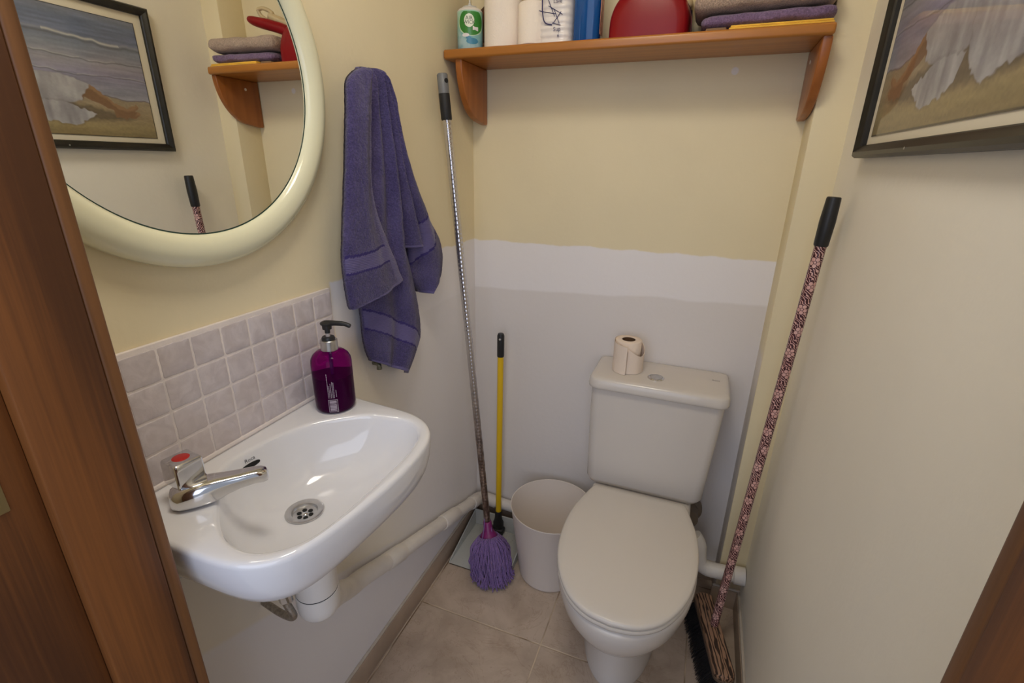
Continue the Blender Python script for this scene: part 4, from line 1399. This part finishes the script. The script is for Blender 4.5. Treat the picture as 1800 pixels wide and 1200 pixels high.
# ---------------------------------------------------------------- toilet
def build_toilet():
    X0 = 0.6395
    root = thing('toilet', (X0, -0.35, 0.0), 'white close coupled toilet with closed lid against the back wall', 'toilet')
    N = 72
    def egg(hw, yb, yf, z, back_sq=0.75, xo=0.0):
        """egg shape: round towards the front, squarer at the back"""
        out = []
        ym = yb + (yf - yb) * 0.50
        for k in range(N):
            a = 2 * PI * k / N
            ca, sa = math.cos(a), math.sin(a)
            e = 1.0 if sa < 0 else back_sq
            x = X0 + xo + hw * math.copysign(abs(ca) ** e, ca)
            y = ym + (ym - yf) * sa if sa < 0 else ym + (yb - ym) * abs(sa) ** 0.9
            out.append((x, y, z))
        return out
    bowl = MB()
    bowl.rings([egg(0.103, -0.10, -0.516, 0.0, 0.8), egg(0.105, -0.10, -0.520, 0.012), egg(0.101, -0.10, -0.512, 0.03), egg(0.097, -0.11, -0.503, 0.10), egg(0.098, -0.11, -0.506, 0.155), egg(0.104, -0.12, -0.516, 0.190),
                egg(0.118, -0.12, -0.545, 0.212), egg(0.140, -0.13, -0.592, 0.238), egg(0.158, -0.14, -0.630, 0.272), egg(0.169, -0.15, -0.656, 0.312), egg(0.1755, -0.16, -0.669, 0.350), egg(0.1775, -0.16, -0.673, 0.378), egg(0.176, -0.165, -0.671, 0.386), egg(0.170, -0.17, -0.662, 0.392), egg(0.14, -0.20, -0.60, 0.392)])
    # rear platform that carries the cistern
    bowl.box((X0 - 0.105, -0.215, 0.20), (X0 + 0.105, -0.015, 0.395), 0.018, 4)
    bowl.box((X0 - 0.150, -0.225, 0.350), (X0 + 0.150, -0.012, 0.397), 0.016, 4)
    bo = bowl.build('pan', M['porcelain_warm'], angle=50)
    # seat ring and lid
    half = [(0.0, -0.1965), (0.10, -0.1965), (0.129, -0.198), (0.138, -0.206), (0.148, -0.235), (0.1655, -0.295), (0.1745, -0.350), (0.1775, -0.410), (0.1735, -0.470), (0.161, -0.530),
            (0.138, -0.585), (0.103, -0.633), (0.055, -0.663), (0.0, -0.6725)]
    hs_ = smooth_path([(a, b, 0) for a, b in half], 6)
    LO = [(p.x, p.y) for p in hs_] + [(-p.x, p.y) for p in reversed(hs_[1:-1])]
    def lid_ring(f, z, grow=0.0):
        return [(X0 - 0.0015 + x * f, -0.43 + (y + 0.43) * f, z) for x, y in LO]
    seat = MB().rings([lid_ring(0.975, 0.3935), lid_ring(0.995, 0.3960), lid_ring(1.0, 0.401), lid_ring(0.995, 0.4055), lid_ring(0.97, 0.4075)]).build('seat', M['seat'], angle=50)
    lid = MB().rings([lid_ring(0.965, 0.4085), lid_ring(0.992, 0.4100), lid_ring(0.998, 0.4145), lid_ring(0.992, 0.4195), lid_ring(0.972, 0.4225), lid_ring(0.90, 0.4245), lid_ring(0.5, 0.4262), lid_ring(0.1, 0.4265)]).build('seat_lid', M['seat'], angle=50)
    # cistern body, tapering to the bottom
    def rr(x0, x1, y0, y1, z, r, n=8):
        pts = []
        for (cx_, cy_, a0, q) in ((x1 - r, y1 - 0.012, 0, 0.012), (x0 + r, y1 - 0.012, PI / 2, 0.012), (x0 + r, y0 + r, PI, r), (x1 - r, y0 + r, 1.5 * PI, r)):
            for k in range(n):
                a = a0 + PI / 2 * k / (n - 1)
                rx = r
                pts.append((cx_ + rx * math.cos(a), cy_ + q * math.sin(a), z))
        return pts
    cb = MB().rings([rr(0.500, 0.778, -0.150, -0.02, 0.398, 0.02), rr(0.474, 0.806, -0.165, -0.008, 0.404, 0.028), rr(0.4655, 0.8165, -0.172, -0.006, 0.420, 0.030), rr(0.4645, 0.8205, -0.176, -0.006, 0.50, 0.028),
                     rr(0.4630, 0.8290, -0.184, -0.006, 0.66, 0.026), rr(0.4625, 0.8330, -0.1845, -0.006, 0.7436, 0.025)])
    cis = cb.build('cistern', M['porcelain_warm'], angle=50)
    cl = MB().rings([rr(0.4610, 0.8350, -0.191, -0.005, 0.7435, 0.027), rr(0.4570, 0.8390, -0.1955, -0.004, 0.7440, 0.030), rr(0.4545, 0.8415, -0.1980, -0.004, 0.7465, 0.032), rr(0.4540, 0.8420, -0.1985, -0.004, 0.753, 0.032),
                     rr(0.4555, 0.8405, -0.1965, -0.004, 0.768, 0.032), rr(0.4580, 0.8380, -0.1935, -0.005, 0.7735, 0.031), rr(0.4630, 0.8330, -0.188, -0.008, 0.7768, 0.029), rr(0.4720, 0.8240, -0.179, -0.012, 0.7778, 0.026), rr(0.50, 0.796, -0.150, -0.04, 0.7780, 0.015)])
    lido = cl.build('cistern_lid', M['porcelain_warm'], angle=50)
    bt = (0.640, -0.128, 0.7778)
    ring = MB().lathe([(0.0235, 0.0), (0.0235, 0.0022), (0.0215, 0.0040), (0.0185, 0.0040), (0.0180, 0.0025), (0.001, 0.0025)], bt, 40).build('flush_button', M['chrome'])
    halves = MB().lathe([(0.0172, 0.0026), (0.0172, 0.0044), (0.0160, 0.0052), (0.001, 0.0054)], bt, 40).build('button_cap', M['steel'])
    vs, fs = text_geo('Roca', 0.0105)
    tx = MB().add([(0.803 + v.x * 1.0, -0.078 + v.y, 0.7784) for v in vs], fs).build('lettering', M['ink'], smooth=False)
    bolt = MB().lathe([(0.0075, 0.0), (0.0075, 0.012), (0.002, 0.016)], (X0 + 0.09, -0.35, 0.0), 16)
    adopt(root, bo, seat, lid, cis, lido)
    sub(lido, ring, tx)
    sub(ring, halves)
    fm = frame_mtx((0.786, -0.055, 0.290), (0, 0, 1), (1, 0, 0))
    k = MB().lathe([(0.036, -0.03), (0.036, 0.012), (0.045, 0.015), (0.047, 0.020), (0.047, 0.036), (0.043, 0.042), (0.001, 0.044)], (0, 0, 0), 36, fm).build('pan_connector', simple('grey_rubber', srgb(124, 112, 98), 0.6))
    adopt(root, k)
    k['label'] = 'dull grey round pan connector'
build_toilet()

# ---------------------------------------------------------------- toilet roll on the cistern
def build_cistern_roll():
    c = (0.5475, -0.0900, 0.7784)
    root = thing('toilet_roll', c, 'half unrolled toilet roll standing on the toilet cistern', 'toilet roll')
    pm = simple('soft_tissue', srgb(228, 212, 196), 0.95, bump=0.25, bscale=150)
    core_r, r, h = 0.0195, 0.0385, 0.094
    n = 56
    prof = [(core_r, 0.002), (core_r + 0.001, 0.0), (r - 0.002, 0.0), (r, 0.002), (r, h - 0.002), (r - 0.002, h), (core_r + 0.001, h), (core_r, h - 0.002)]
    rs = [[(c[0] + q * math.cos(2 * PI * k / n), c[1] + q * math.sin(2 * PI * k / n), c[2] + z) for k in range(n)] for q, z in prof]
    mb = MB().rings(rs, False, False)
    m_ = len(rs) - 1
    mb.f += [(m_ * n + j, m_ * n + (j + 1) % n, (j + 1) % n, j) for j in range(n)]
    mb.m += [0] * n
    a = mb.build('paper', pm, angle=50)
    co = MB().rings([[(c[0] + (core_r - 0.0006) * math.cos(2 * PI * k / 32), c[1] + (core_r - 0.0006) * math.sin(2 * PI * k / 32), c[2] + z) for k in range(32)] for z in (0.001, h - 0.0005)], False, False).build('cardboard_core', simple('brown_core', srgb(96, 70, 46), 0.9))
    def sheet(a_from, a_to, rad_f, top_f, bot_f, K=40, rows=14):
        vs = []
        for i in range(K + 1):
            t = i / K
            a0 = math.radians(a_from + (a_to - a_from) * t)
            rad, top, bot = rad_f(t), top_f(t), bot_f(t)
            for j in range(rows + 1):
                z = bot + (top - bot) * j / rows
                ww = 0.0010 * noise.noise(Vector((t * 9, z * 40, a_from)))
                rz = rad + ww
                vs.append((c[0] + rz * math.cos(a0), c[1] + rz * math.sin(a0), c[2] + z))
        W = rows + 1
        inner = []
        for x, y, z in vs:
            dx, dy = x - c[0], y - c[1]
            L = math.hypot(dx, dy)
            inner.append((x - dx / L * 0.0009, y - dy / L * 0.0009, z))
        off = len(vs)
        fs = []
        for i in range(K):
            for j in range(rows):
                q = i * W + j
                fs.append((q, q + 1, q + W + 1, q + W))
                fs.append((off + q, off + q + W, off + q + W + 1, off + q + 1))
            for q in (i * W, i * W + rows):
                fs.append((q, q + W, off + q + W, off + q))
        for j in range(rows):
            for q in (j, K * W + j):
                fs.append((q, q + 1, off + q + 1, off + q))
        return vs + inner, fs
    sm_ = MB()
    bell = lambda t, m_, w: math.exp(-((t - m_) / w) ** 2)
    sm_.add(*sheet(70, -125, lambda t: r + 0.0012 + 0.0110 * math.sin(PI * t) ** 1.3, lambda t: h - 0.004 - 0.036 * bell(t, 0.50, 0.26), lambda t: 0.0006))
    sm_.add(*sheet(-235, -84, lambda t: r + 0.0022 + 0.018 * max(0, t - 0.45) ** 1.1 * 1.8, lambda t: h - 0.001 - 0.010 * max(0, t - 0.4), lambda t: 0.0006))
    sh = sm_.build('loose_sheet', pm, angle=60)
    adopt(root, a, co, sh)
build_cistern_roll()

# ---------------------------------------------------------------- waste bin
def build_bin():
    c = (0.3615, -0.1755, 0.001)
    m = NT('milky_translucent_plastic')
    m.color(srgb(222, 213, 204))
    m.set(rough=0.42, spec=0.4, sss=0.15)
    m.b.inputs['Subsurface Radius'].default_value = (0.03, 0.028, 0.025)
    prof = [(0.001, 0.0), (0.098, 0.0), (0.102, 0.002), (0.1035, 0.008), (0.1375, 0.276), (0.1390, 0.2785), (0.1385, 0.281), (0.1365, 0.2805), (0.1355, 0.277), (0.1015, 0.010), (0.097, 0.005), (0.001, 0.005)]
    o = MB().lathe(prof, c, 72).build('waste_bin', m.m, angle=50)
    tag(o, 'round milky white plastic waste bin between mop and toilet', 'waste bin')
build_bin()

# ---------------------------------------------------------------- mop
def line_tools():
    # --- mop with twisted chrome pole
    top, bot = Vector((0.0285, -0.2400, 1.572)), Vector((0.148, -0.229, 0.175))
    ax = (bot - top).normalized()
    root = thing('string_mop', (0.185, -0.27, 0.0), 'purple string mop with chrome pole leaning in the left corner', 'mop')
    ch = NT('scuffed_chrome_pole')
    x, y, z = ch.sep(ch.tc())
    n_ = ch.noise(ch.mapping(ch.tc(), (1, 1, 0.25)), 90, 4, 0.7)
    ch.color(ch.mix(ch.rng(z, 0.95, 0.35), (0.62, 0.60, 0.60, 1), ch.mix(ch.rng(n_, 0.35, 0.65), srgb(96, 80, 72), srgb(166, 148, 136))))
    ch.set(metal=0.9, rough=ch.rng(z, 0.95, 0.35, 0.16, 0.42))
    kx = (top.x - bot.x) / (top.z - bot.z)
    ky = (top.y - bot.y) / (top.z - bot.z)
    hx = ch.math('SUBTRACT', ch.math('SUBTRACT', x, bot.x), ch.math('MULTIPLY', ch.math('SUBTRACT', z, bot.z), kx))
    hy_ = ch.math('SUBTRACT', ch.math('SUBTRACT', y, bot.y), ch.math('MULTIPLY', ch.math('SUBTRACT', z, bot.z), ky))
    th_ = ch.math('ARCTAN2', hx, hy_)
    w1 = ch.math('SINE', ch.math('ADD', ch.math('MULTIPLY', th_, 2), ch.math('MULTIPLY', z, 260)))
    w2 = ch.math('SINE', ch.math('SUBTRACT', ch.math('MULTIPLY', th_, 2), ch.math('MULTIPLY', z, 260)))
    ch.bump(ch.math('MULTIPLY', w1, w2), 0.55, 0.0012)
    # slightly twisted six-sided tube gives the broken highlights down the pole
    rs = []
    n = 12
    K = 180
    up = ax.orthogonal().normalized()
    s = ax.cross(up)
    for i in range(K + 1):
        t = i / K
        p = (top + ax * 0.10).lerp(bot, t)
        tw = t * 70
        row = []
        for k in range(n):
            a = 2 * PI * k / n
            r = 0.0112 * (1 + 0.02 * math.cos(3 * (a + tw)))
            row.append(p + (up * math.cos(a) + s * math.sin(a)) * r)
        rs.append(row)
    pole = MB().rings(rs).build('pole', ch.m, angle=60)
    grip = MB().tube([top + ax * 0.045, top + ax * 0.048, top + ax * 0.108, top + ax * 0.111], [0.0128, 0.0142, 0.0142, 0.0130], 24).build('grip', M['black_rubber'])
    cap = MB().tube([top + ax * 0.001, top + ax * 0.004, top + ax * 0.040, top + ax * 0.048], [0.0115, 0.0140, 0.0140, 0.0140], 24).build('hanging_cap', M['grey_plastic'])
    side_ = Vector((0.93, -0.36, 0)).normalized()
    hole = MB().tube([top + ax * 0.018 + side_ * 0.0130, top + ax * 0.018 + side_ * 0.0144], 0.0058, 16).build('cap_hole', M['dark'])
    hb = bot + ax * 0.0
    fl = Vector((0.190, -0.279, 0.0))
    d = (fl - hb)
    magenta = simple('magenta_plastic', srgb(120, 28, 98), 0.35)
    dn = d.normalized()
    sock = MB().tube([hb - ax * 0.012, hb - ax * 0.008, hb + dn * 0.02, hb + dn * 0.035, hb + dn * 0.052, hb + dn * 0.062], [0.0125, 0.0145, 0.0165, 0.026, 0.034, 0.034], 28).build('mop_socket', magenta)
    # strings
    sm = terry('lilac_mop_yarn', srgb(158, 124, 196), srgb(190, 160, 220), 500)
    rnd = random.Random(21)
    st = MB()
    e1 = dn.orthogonal().normalized()
    e2 = dn.cross(e1)
    for k in range(460):
        a = rnd.uniform(0, 2 * PI)
        q = math.sqrt(rnd.random())
        r0 = 0.033 * (0.62 + 0.38 * q)
        p0 = hb + dn * (0.040 + 0.018 * (1 - q)) + (e1 * math.cos(a) + e2 * math.sin(a)) * r0
        a2 = a + rnd.gauss(0, 0.16)
        # barrel-shaped fall of the yarn: fullest two thirds of the way down
        endz = 0.009 + rnd.random() ** 1.6 * 0.022
        D = (fl - p0)
        o2 = e1 * math.cos(a2) + e2 * math.sin(a2)
        rad_ = lambda t: 0.024 + (0.048 * math.sin(min(1.0, 0.25 + t * 0.95) * PI * 0.62)) * (0.25 + 0.75 * q)
        pts = [p0]
        for t in (0.18, 0.36, 0.55, 0.75, 0.92):
            cen_ = hb.lerp(fl, 0.25 + 0.72 * t)
            pts.append(cen_ + o2 * rad_(t) + Vector((rnd.gauss(0, 0.0028), rnd.gauss(0, 0.0028), rnd.gauss(0, 0.0015))))
        e_ = fl + Vector((o2.x, o2.y, 0)) * rad_(1.0) * 1.14
        pts.append(Vector((e_.x + rnd.gauss(0, 0.003), e_.y + rnd.gauss(0, 0.003), endz)))
        pts = [Vector((max(q_.x, 0.045), q_.y, max(q_.z, 0.0085))) for q_ in pts]
        st.tube(smooth_path(pts, 3), 0.0019, 5)
    for k in range(26):       # loose loops hanging round the collar
        a = rnd.uniform(0, 2 * PI)
        p0 = hb + dn * 0.055 + (e1 * math.cos(a) + e2 * math.sin(a)) * 0.034
        a3 = a + rnd.choice((-1, 1)) * rnd.uniform(0.5, 1.1)
        p2 = hb + dn * 0.060 + (e1 * math.cos(a3) + e2 * math.sin(a3)) * 0.037
        pm_ = p0.lerp(p2, 0.5) + dn * rnd.uniform(0.02, 0.05) + (e1 * math.cos((a + a3) / 2) + e2 * math.sin((a + a3) / 2)) * 0.014
        st.tube(smooth_path([p0, p0.lerp(pm_, 0.6) + dn * 0.006, pm_, p2.lerp(pm_, 0.6) + dn * 0.006, p2], 4), 0.0014, 5)
    yarn = st.build('mop_strings', sm, angle=None)
    yarn['kind'] = 'stuff'
    tie = MB()
    for off in (-0.013, 0.011):
        lat = Vector((0.73, 0.68, 0)) * off
        tie.tube(smooth_path([hb - ax * 0.035 + lat * 0.6, hb + lat + Vector((0.006, -0.012, 0)), hb + dn * 0.03 + lat * 1.5 + Vector((0.008, -0.022, 0)), hb + dn * 0.07 + lat * 2.0 + Vector((0.010, -0.036, 0))], 5), 0.0015, 6)
    t_o = tie.build('tie_string', sm, angle=None)
    adopt(root, pole, grip, cap, sock, yarn, t_o)
    sub(cap, hole)

    # --- upright dustpan with a yellow handle
    root = thing('long_handled_dustpan', (0.13, -0.16, 0.0), 'pale grey dustpan with long yellow handle behind the mop', 'dustpan')
    pale = simple('pale_grey_green_plastic', srgb(176, 184, 178), 0.4, var=0.12, vscale=30)
    scuff = NT('scuffed_pan')
    f = scuff.noise(scuff.mapping(scuff.tc(), (3, 1, 1)), 60, 4, 0.7)
    scuff.color(scuff.mix(scuff.rng(f, 0.66, 0.70), srgb(186, 187, 181), srgb(90, 88, 78)))
    scuff.set(rough=0.4)
    x0, x1, yb, yf = 0.020, 0.245, -0.060, -0.285
    ps = MB()
    ps.box((x0, yf, 0.001), (x1, yb, 0.005), 0.0015, 2)
    def wedge(xa, xb):
        v = [(xa, yf, 0.004), (xb, yf, 0.004), (xb, yb, 0.004), (xa, yb, 0.004), (xa, yf + 0.01, 0.012), (xb, yf + 0.01, 0.012), (xb, yb, 0.072), (xa, yb, 0.072)]
        return v, [(0, 3, 2, 1), (4, 5, 6, 7), (0, 1, 5, 4), (1, 2, 6, 5), (2, 3, 7, 6), (3, 0, 4, 7)]
    ps.add(*wedge(x0, x0 + 0.004))
    ps.add(*wedge(x1 - 0.004, x1))
    ps.box((x0, yb - 0.004, 0.003), (x1, yb, 0.074), 0.001, 1)
    pan = ps.build('pan', scuff.m, angle=30)
    lipm = simple('worn_brown_edge', srgb(96, 84, 70), 0.8, var=0.4, vscale=60)
    edge = MB().box((x0 + 0.002, yf - 0.0015, 0.0008), (x1 - 0.002, yf + 0.0005, 0.004), 0.0005, 1).build('worn_edge', lipm)
    hy = -0.0665
    sock = MB().lathe([(0.020, 0.020), (0.020, 0.052), (0.016, 0.060), (0.0135, 0.078), (0.0135, 0.100), (0.012, 0.103)], (0.124, hy - 0.006, 0), 24)
    sock.box((0.098, hy - 0.03, 0.006), (0.150, hy + 0.006, 0.030), 0.008, 3)
    so = sock.build('handle_socket', M['black'])
    pole = MB().tube([(0.124, hy - 0.006, 0.098), (0.1255, hy, 0.745)], 0.0105, 24).build('handle', simple('yellow_coated_tube', srgb(226, 186, 22), 0.35))
    gr = MB().tube([(0.1255, hy, 0.740), (0.1255, hy, 0.743), (0.1257, hy, 0.815), (0.1257, hy, 0.823)], [0.0112, 0.0122, 0.0122, 0.0095], 24).build('handle_cap', M['black'])
    gh = MB().tube([(0.1275, hy - 0.0118, 0.806), (0.1277, hy - 0.0124, 0.806)], 0.0036, 12).build('cap_hole', simple('pale_hole', (0.4, 0.38, 0.35, 1), 0.7))
    adopt(root, pan, so, pole, gr)
    sub(pan, edge)
    sub(gr, gh)

    # --- broom with floral pole
    root = thing('broom', (0.90, -0.28, 0.0), 'broom with maroon floral pole and wood-look head leaning right', 'broom')
    top, bot = Vector((0.948, -0.2865, 1.3035)), Vector((0.8995, -0.2745, 0.088))
    ax = (bot - top).normalized()
    fm = NT('maroon_floral_wrap')
    p = fm.tc('Object')
    x, y, z = fm.sep(p)
    # unwrap around the tilted pole: angle from (x - xp(z), y - yp(z))
    k1 = (top.x - bot.x) / (top.z - bot.z)
    k2 = (top.y - bot.y) / (top.z - bot.z)
    dx = fm.math('SUBTRACT', fm.math('SUBTRACT', x, bot.x), fm.math('MULTIPLY', fm.math('SUBTRACT', z, bot.z), k1))
    dy = fm.math('SUBTRACT', fm.math('SUBTRACT', y, bot.y), fm.math('MULTIPLY', fm.math('SUBTRACT', z, bot.z), k2))
    ang = fm.math('MULTIPLY', fm.math('ARCTAN2', dx, fm.math('MULTIPLY', dy, -1)), 0.0115)
    def cxyz(a, b, c=0.0):
        q = fm.n('ShaderNodeCombineXYZ')
        fm.val(q.inputs[0], a); fm.val(q.inputs[1], b); fm.val(q.inputs[2], c)
        return q.outputs[0]
    # flowers every 62 mm: petals from a polar rose, alternating side to side; leaves from a warped wave
    per = 0.052
    zi = fm.math('DIVIDE', z, per)
    zf = fm.math('MULTIPLY', fm.math('SUBTRACT', fm.math('FRACT', zi), 0.5), per)
    side_s = fm.math('MULTIPLY', fm.math('SUBTRACT', fm.math('MULTIPLY', fm.math('FRACT', fm.math('MULTIPLY', fm.math('FLOOR', zi), 0.5)), 2.0), 0.5), 0.008)
    a_ = fm.math('SUBTRACT', ang, side_s)
    rr_ = fm.math('SQRT', fm.math('ADD', fm.math('MULTIPLY', a_, a_), fm.math('MULTIPLY', zf, zf)))
    th = fm.math('ARCTAN2', a_, zf)
    pet = fm.math('ADD', 0.0078, fm.math('MULTIPLY', fm.math('ABSOLUTE', fm.math('SINE', fm.math('MULTIPLY', th, 2.5))), 0.0038))
    inside = fm.math('LESS_THAN', rr_, pet)
    lines = fm.math('MULTIPLY', fm.math('LESS_THAN', fm.math('ABSOLUTE', fm.math('SINE', fm.math('MULTIPLY', th, 2.5))), 0.22), fm.math('GREATER_THAN', rr_, 0.0028))
    ringl = fm.math('LESS_THAN', fm.math('ABSOLUTE', fm.math('SUBTRACT', rr_, 0.0032)), 0.0006)
    flower = fm.math('MULTIPLY', inside, fm.math('SUBTRACT', 1.0, fm.math('MAXIMUM', lines, ringl)))
    w = fm.n('ShaderNodeTexWave', wave_type='BANDS', bands_direction='DIAGONAL')
    fm.l(cxyz(ang, z), w.inputs['Vector'])
    w.inputs['Scale'].default_value = 85
    w.inputs['Distortion'].default_value = 8
    w.inputs['Detail'].default_value = 1.5
    w.inputs['Detail Scale'].default_value = 1.3
    leaf = fm.math('GREATER_THAN', w.outputs['Fac'], 0.72)
    halo = fm.math('LESS_THAN', rr_, fm.math('ADD', pet, 0.0016))
    leaf = fm.math('MULTIPLY', leaf, fm.math('SUBTRACT', 1.0, halo))
    mk = fm.math('MAXIMUM', flower, leaf)
    lc = fm.mix(fm.noise(p, 60, 2), srgb(200, 142, 134), srgb(228, 196, 188))
    fm.color(fm.mix(mk, srgb(62, 12, 26), lc))
    fm.set(rough=0.3, coat=0.2)
    pole = MB().tube([top + ax * 0.08, bot + ax * 0.004], 0.0115, 28).build('pole', fm.m)
    grip = MB().tube([top, top + ax * 0.001, top + ax * 0.004, top + ax * 0.05, top + ax * 0.097, top + ax * 0.100], [0.0110, 0.0128, 0.0135, 0.0152, 0.0140, 0.0128], 28).build('grip', M['black'])
    # head
    a0, a1 = Vector((0.868, -0.162, 0.0)), Vector((0.931, -0.432, 0.0))
    d = (a1 - a0).normalized()
    sd = Vector((-d.y, d.x, 0))
    L = (a1 - a0).length
    zb = NT('woodgrain_print')
    loc = zb.mapping(zb.tc(), (1, 1, 1), (0, 0, -math.atan2(d.y, d.x)))
    loc = zb.mapping(loc, (0.16, 1, 1))
    w = zb.n('ShaderNodeTexWave', wave_type='BANDS', bands_direction='Y')
    zb.l(loc, w.inputs['Vector'])
    w.inputs['Scale'].default_value = 34
    w.inputs['Distortion'].default_value = 6.5
    w.inputs['Detail'].default_value = 2
    w.inputs['Detail Scale'].default_value = 3
    zb.color(zb.mix(zb.rng(w.outputs['Fac'], 0.25, 0.55), srgb(60, 44, 36), srgb(164, 128, 102)))
    zb.set(rough=0.35)
    def hr(w_, z, e):
        pts = []
        n_ = 20
        for k in range(n_ + 1):
            a = -PI / 2 + PI * k / n_
            q = a1 + d * (-0.020 + (0.020 + e) * math.cos(a)) + sd * (w_ * math.sin(a))
            pts.append((q.x, q.y, z))
        for k in range(n_ + 1):
            a = PI / 2 + PI * k / n_
            q = a0 + d * (0.014 + (0.014 + e) * math.cos(a)) + sd * (w_ * math.sin(a))
            pts.append((q.x, q.y, z))
        return pts
    hd = MB().rings([hr(0.0245, 0.066, -0.002), hr(0.0265, 0.070, 0.0), hr(0.0265, 0.083, 0.0), hr(0.0235, 0.0885, -0.003), hr(0.018, 0.090, -0.008)]).build('broom_head', zb.m, angle=40)
    skirt_ = MB().rings([hr(0.0275, 0.060, 0.001), hr(0.0282, 0.062, 0.002), hr(0.0282, 0.070, 0.002), hr(0.0265, 0.071, 0.0)]).build('head_rim', simple('dull_brown_rim', srgb(96, 78, 64), 0.6))
    br = MB()
    rnd = random.Random(9)
    for k in range(1500):
        u_ = rnd.random()
        w_ = rnd.uniform(-0.021, 0.021)
        p0 = a0 + d * (0.006 + (L - 0.012) * u_) + sd * w_ + Vector((0, 0, 0.063))
        sp_ = w_ * 0.9 + rnd.gauss(0, 0.003)
        # bristles splay out to the side of the toilet
        p2 = a0 + d * (0.006 + (L - 0.012) * u_ + (u_ - 0.5) * 0.010 + rnd.gauss(0, 0.002)) + sd * (w_ * 1.3 + rnd.gauss(0, 0.0015) - 0.030) + Vector((0, 0, 0.002))
        pm_ = p0.lerp(p2, 0.55) - sd * 0.004
        br.tube([p0, pm_, p2], [0.0008, 0.0007, 0.0005], 4, cap=False)
    bo = br.build('bristles', M['black'], angle=None)
    bo['kind'] = 'stuff'
    ferr = MB().tube([bot - ax * 0.004, bot + ax * 0.006], [0.0130, 0.0135], 20).build('pole_socket', zb.m)
    adopt(root, pole, grip, hd, bo)
    adopt(root, skirt_, ferr)
line_tools()
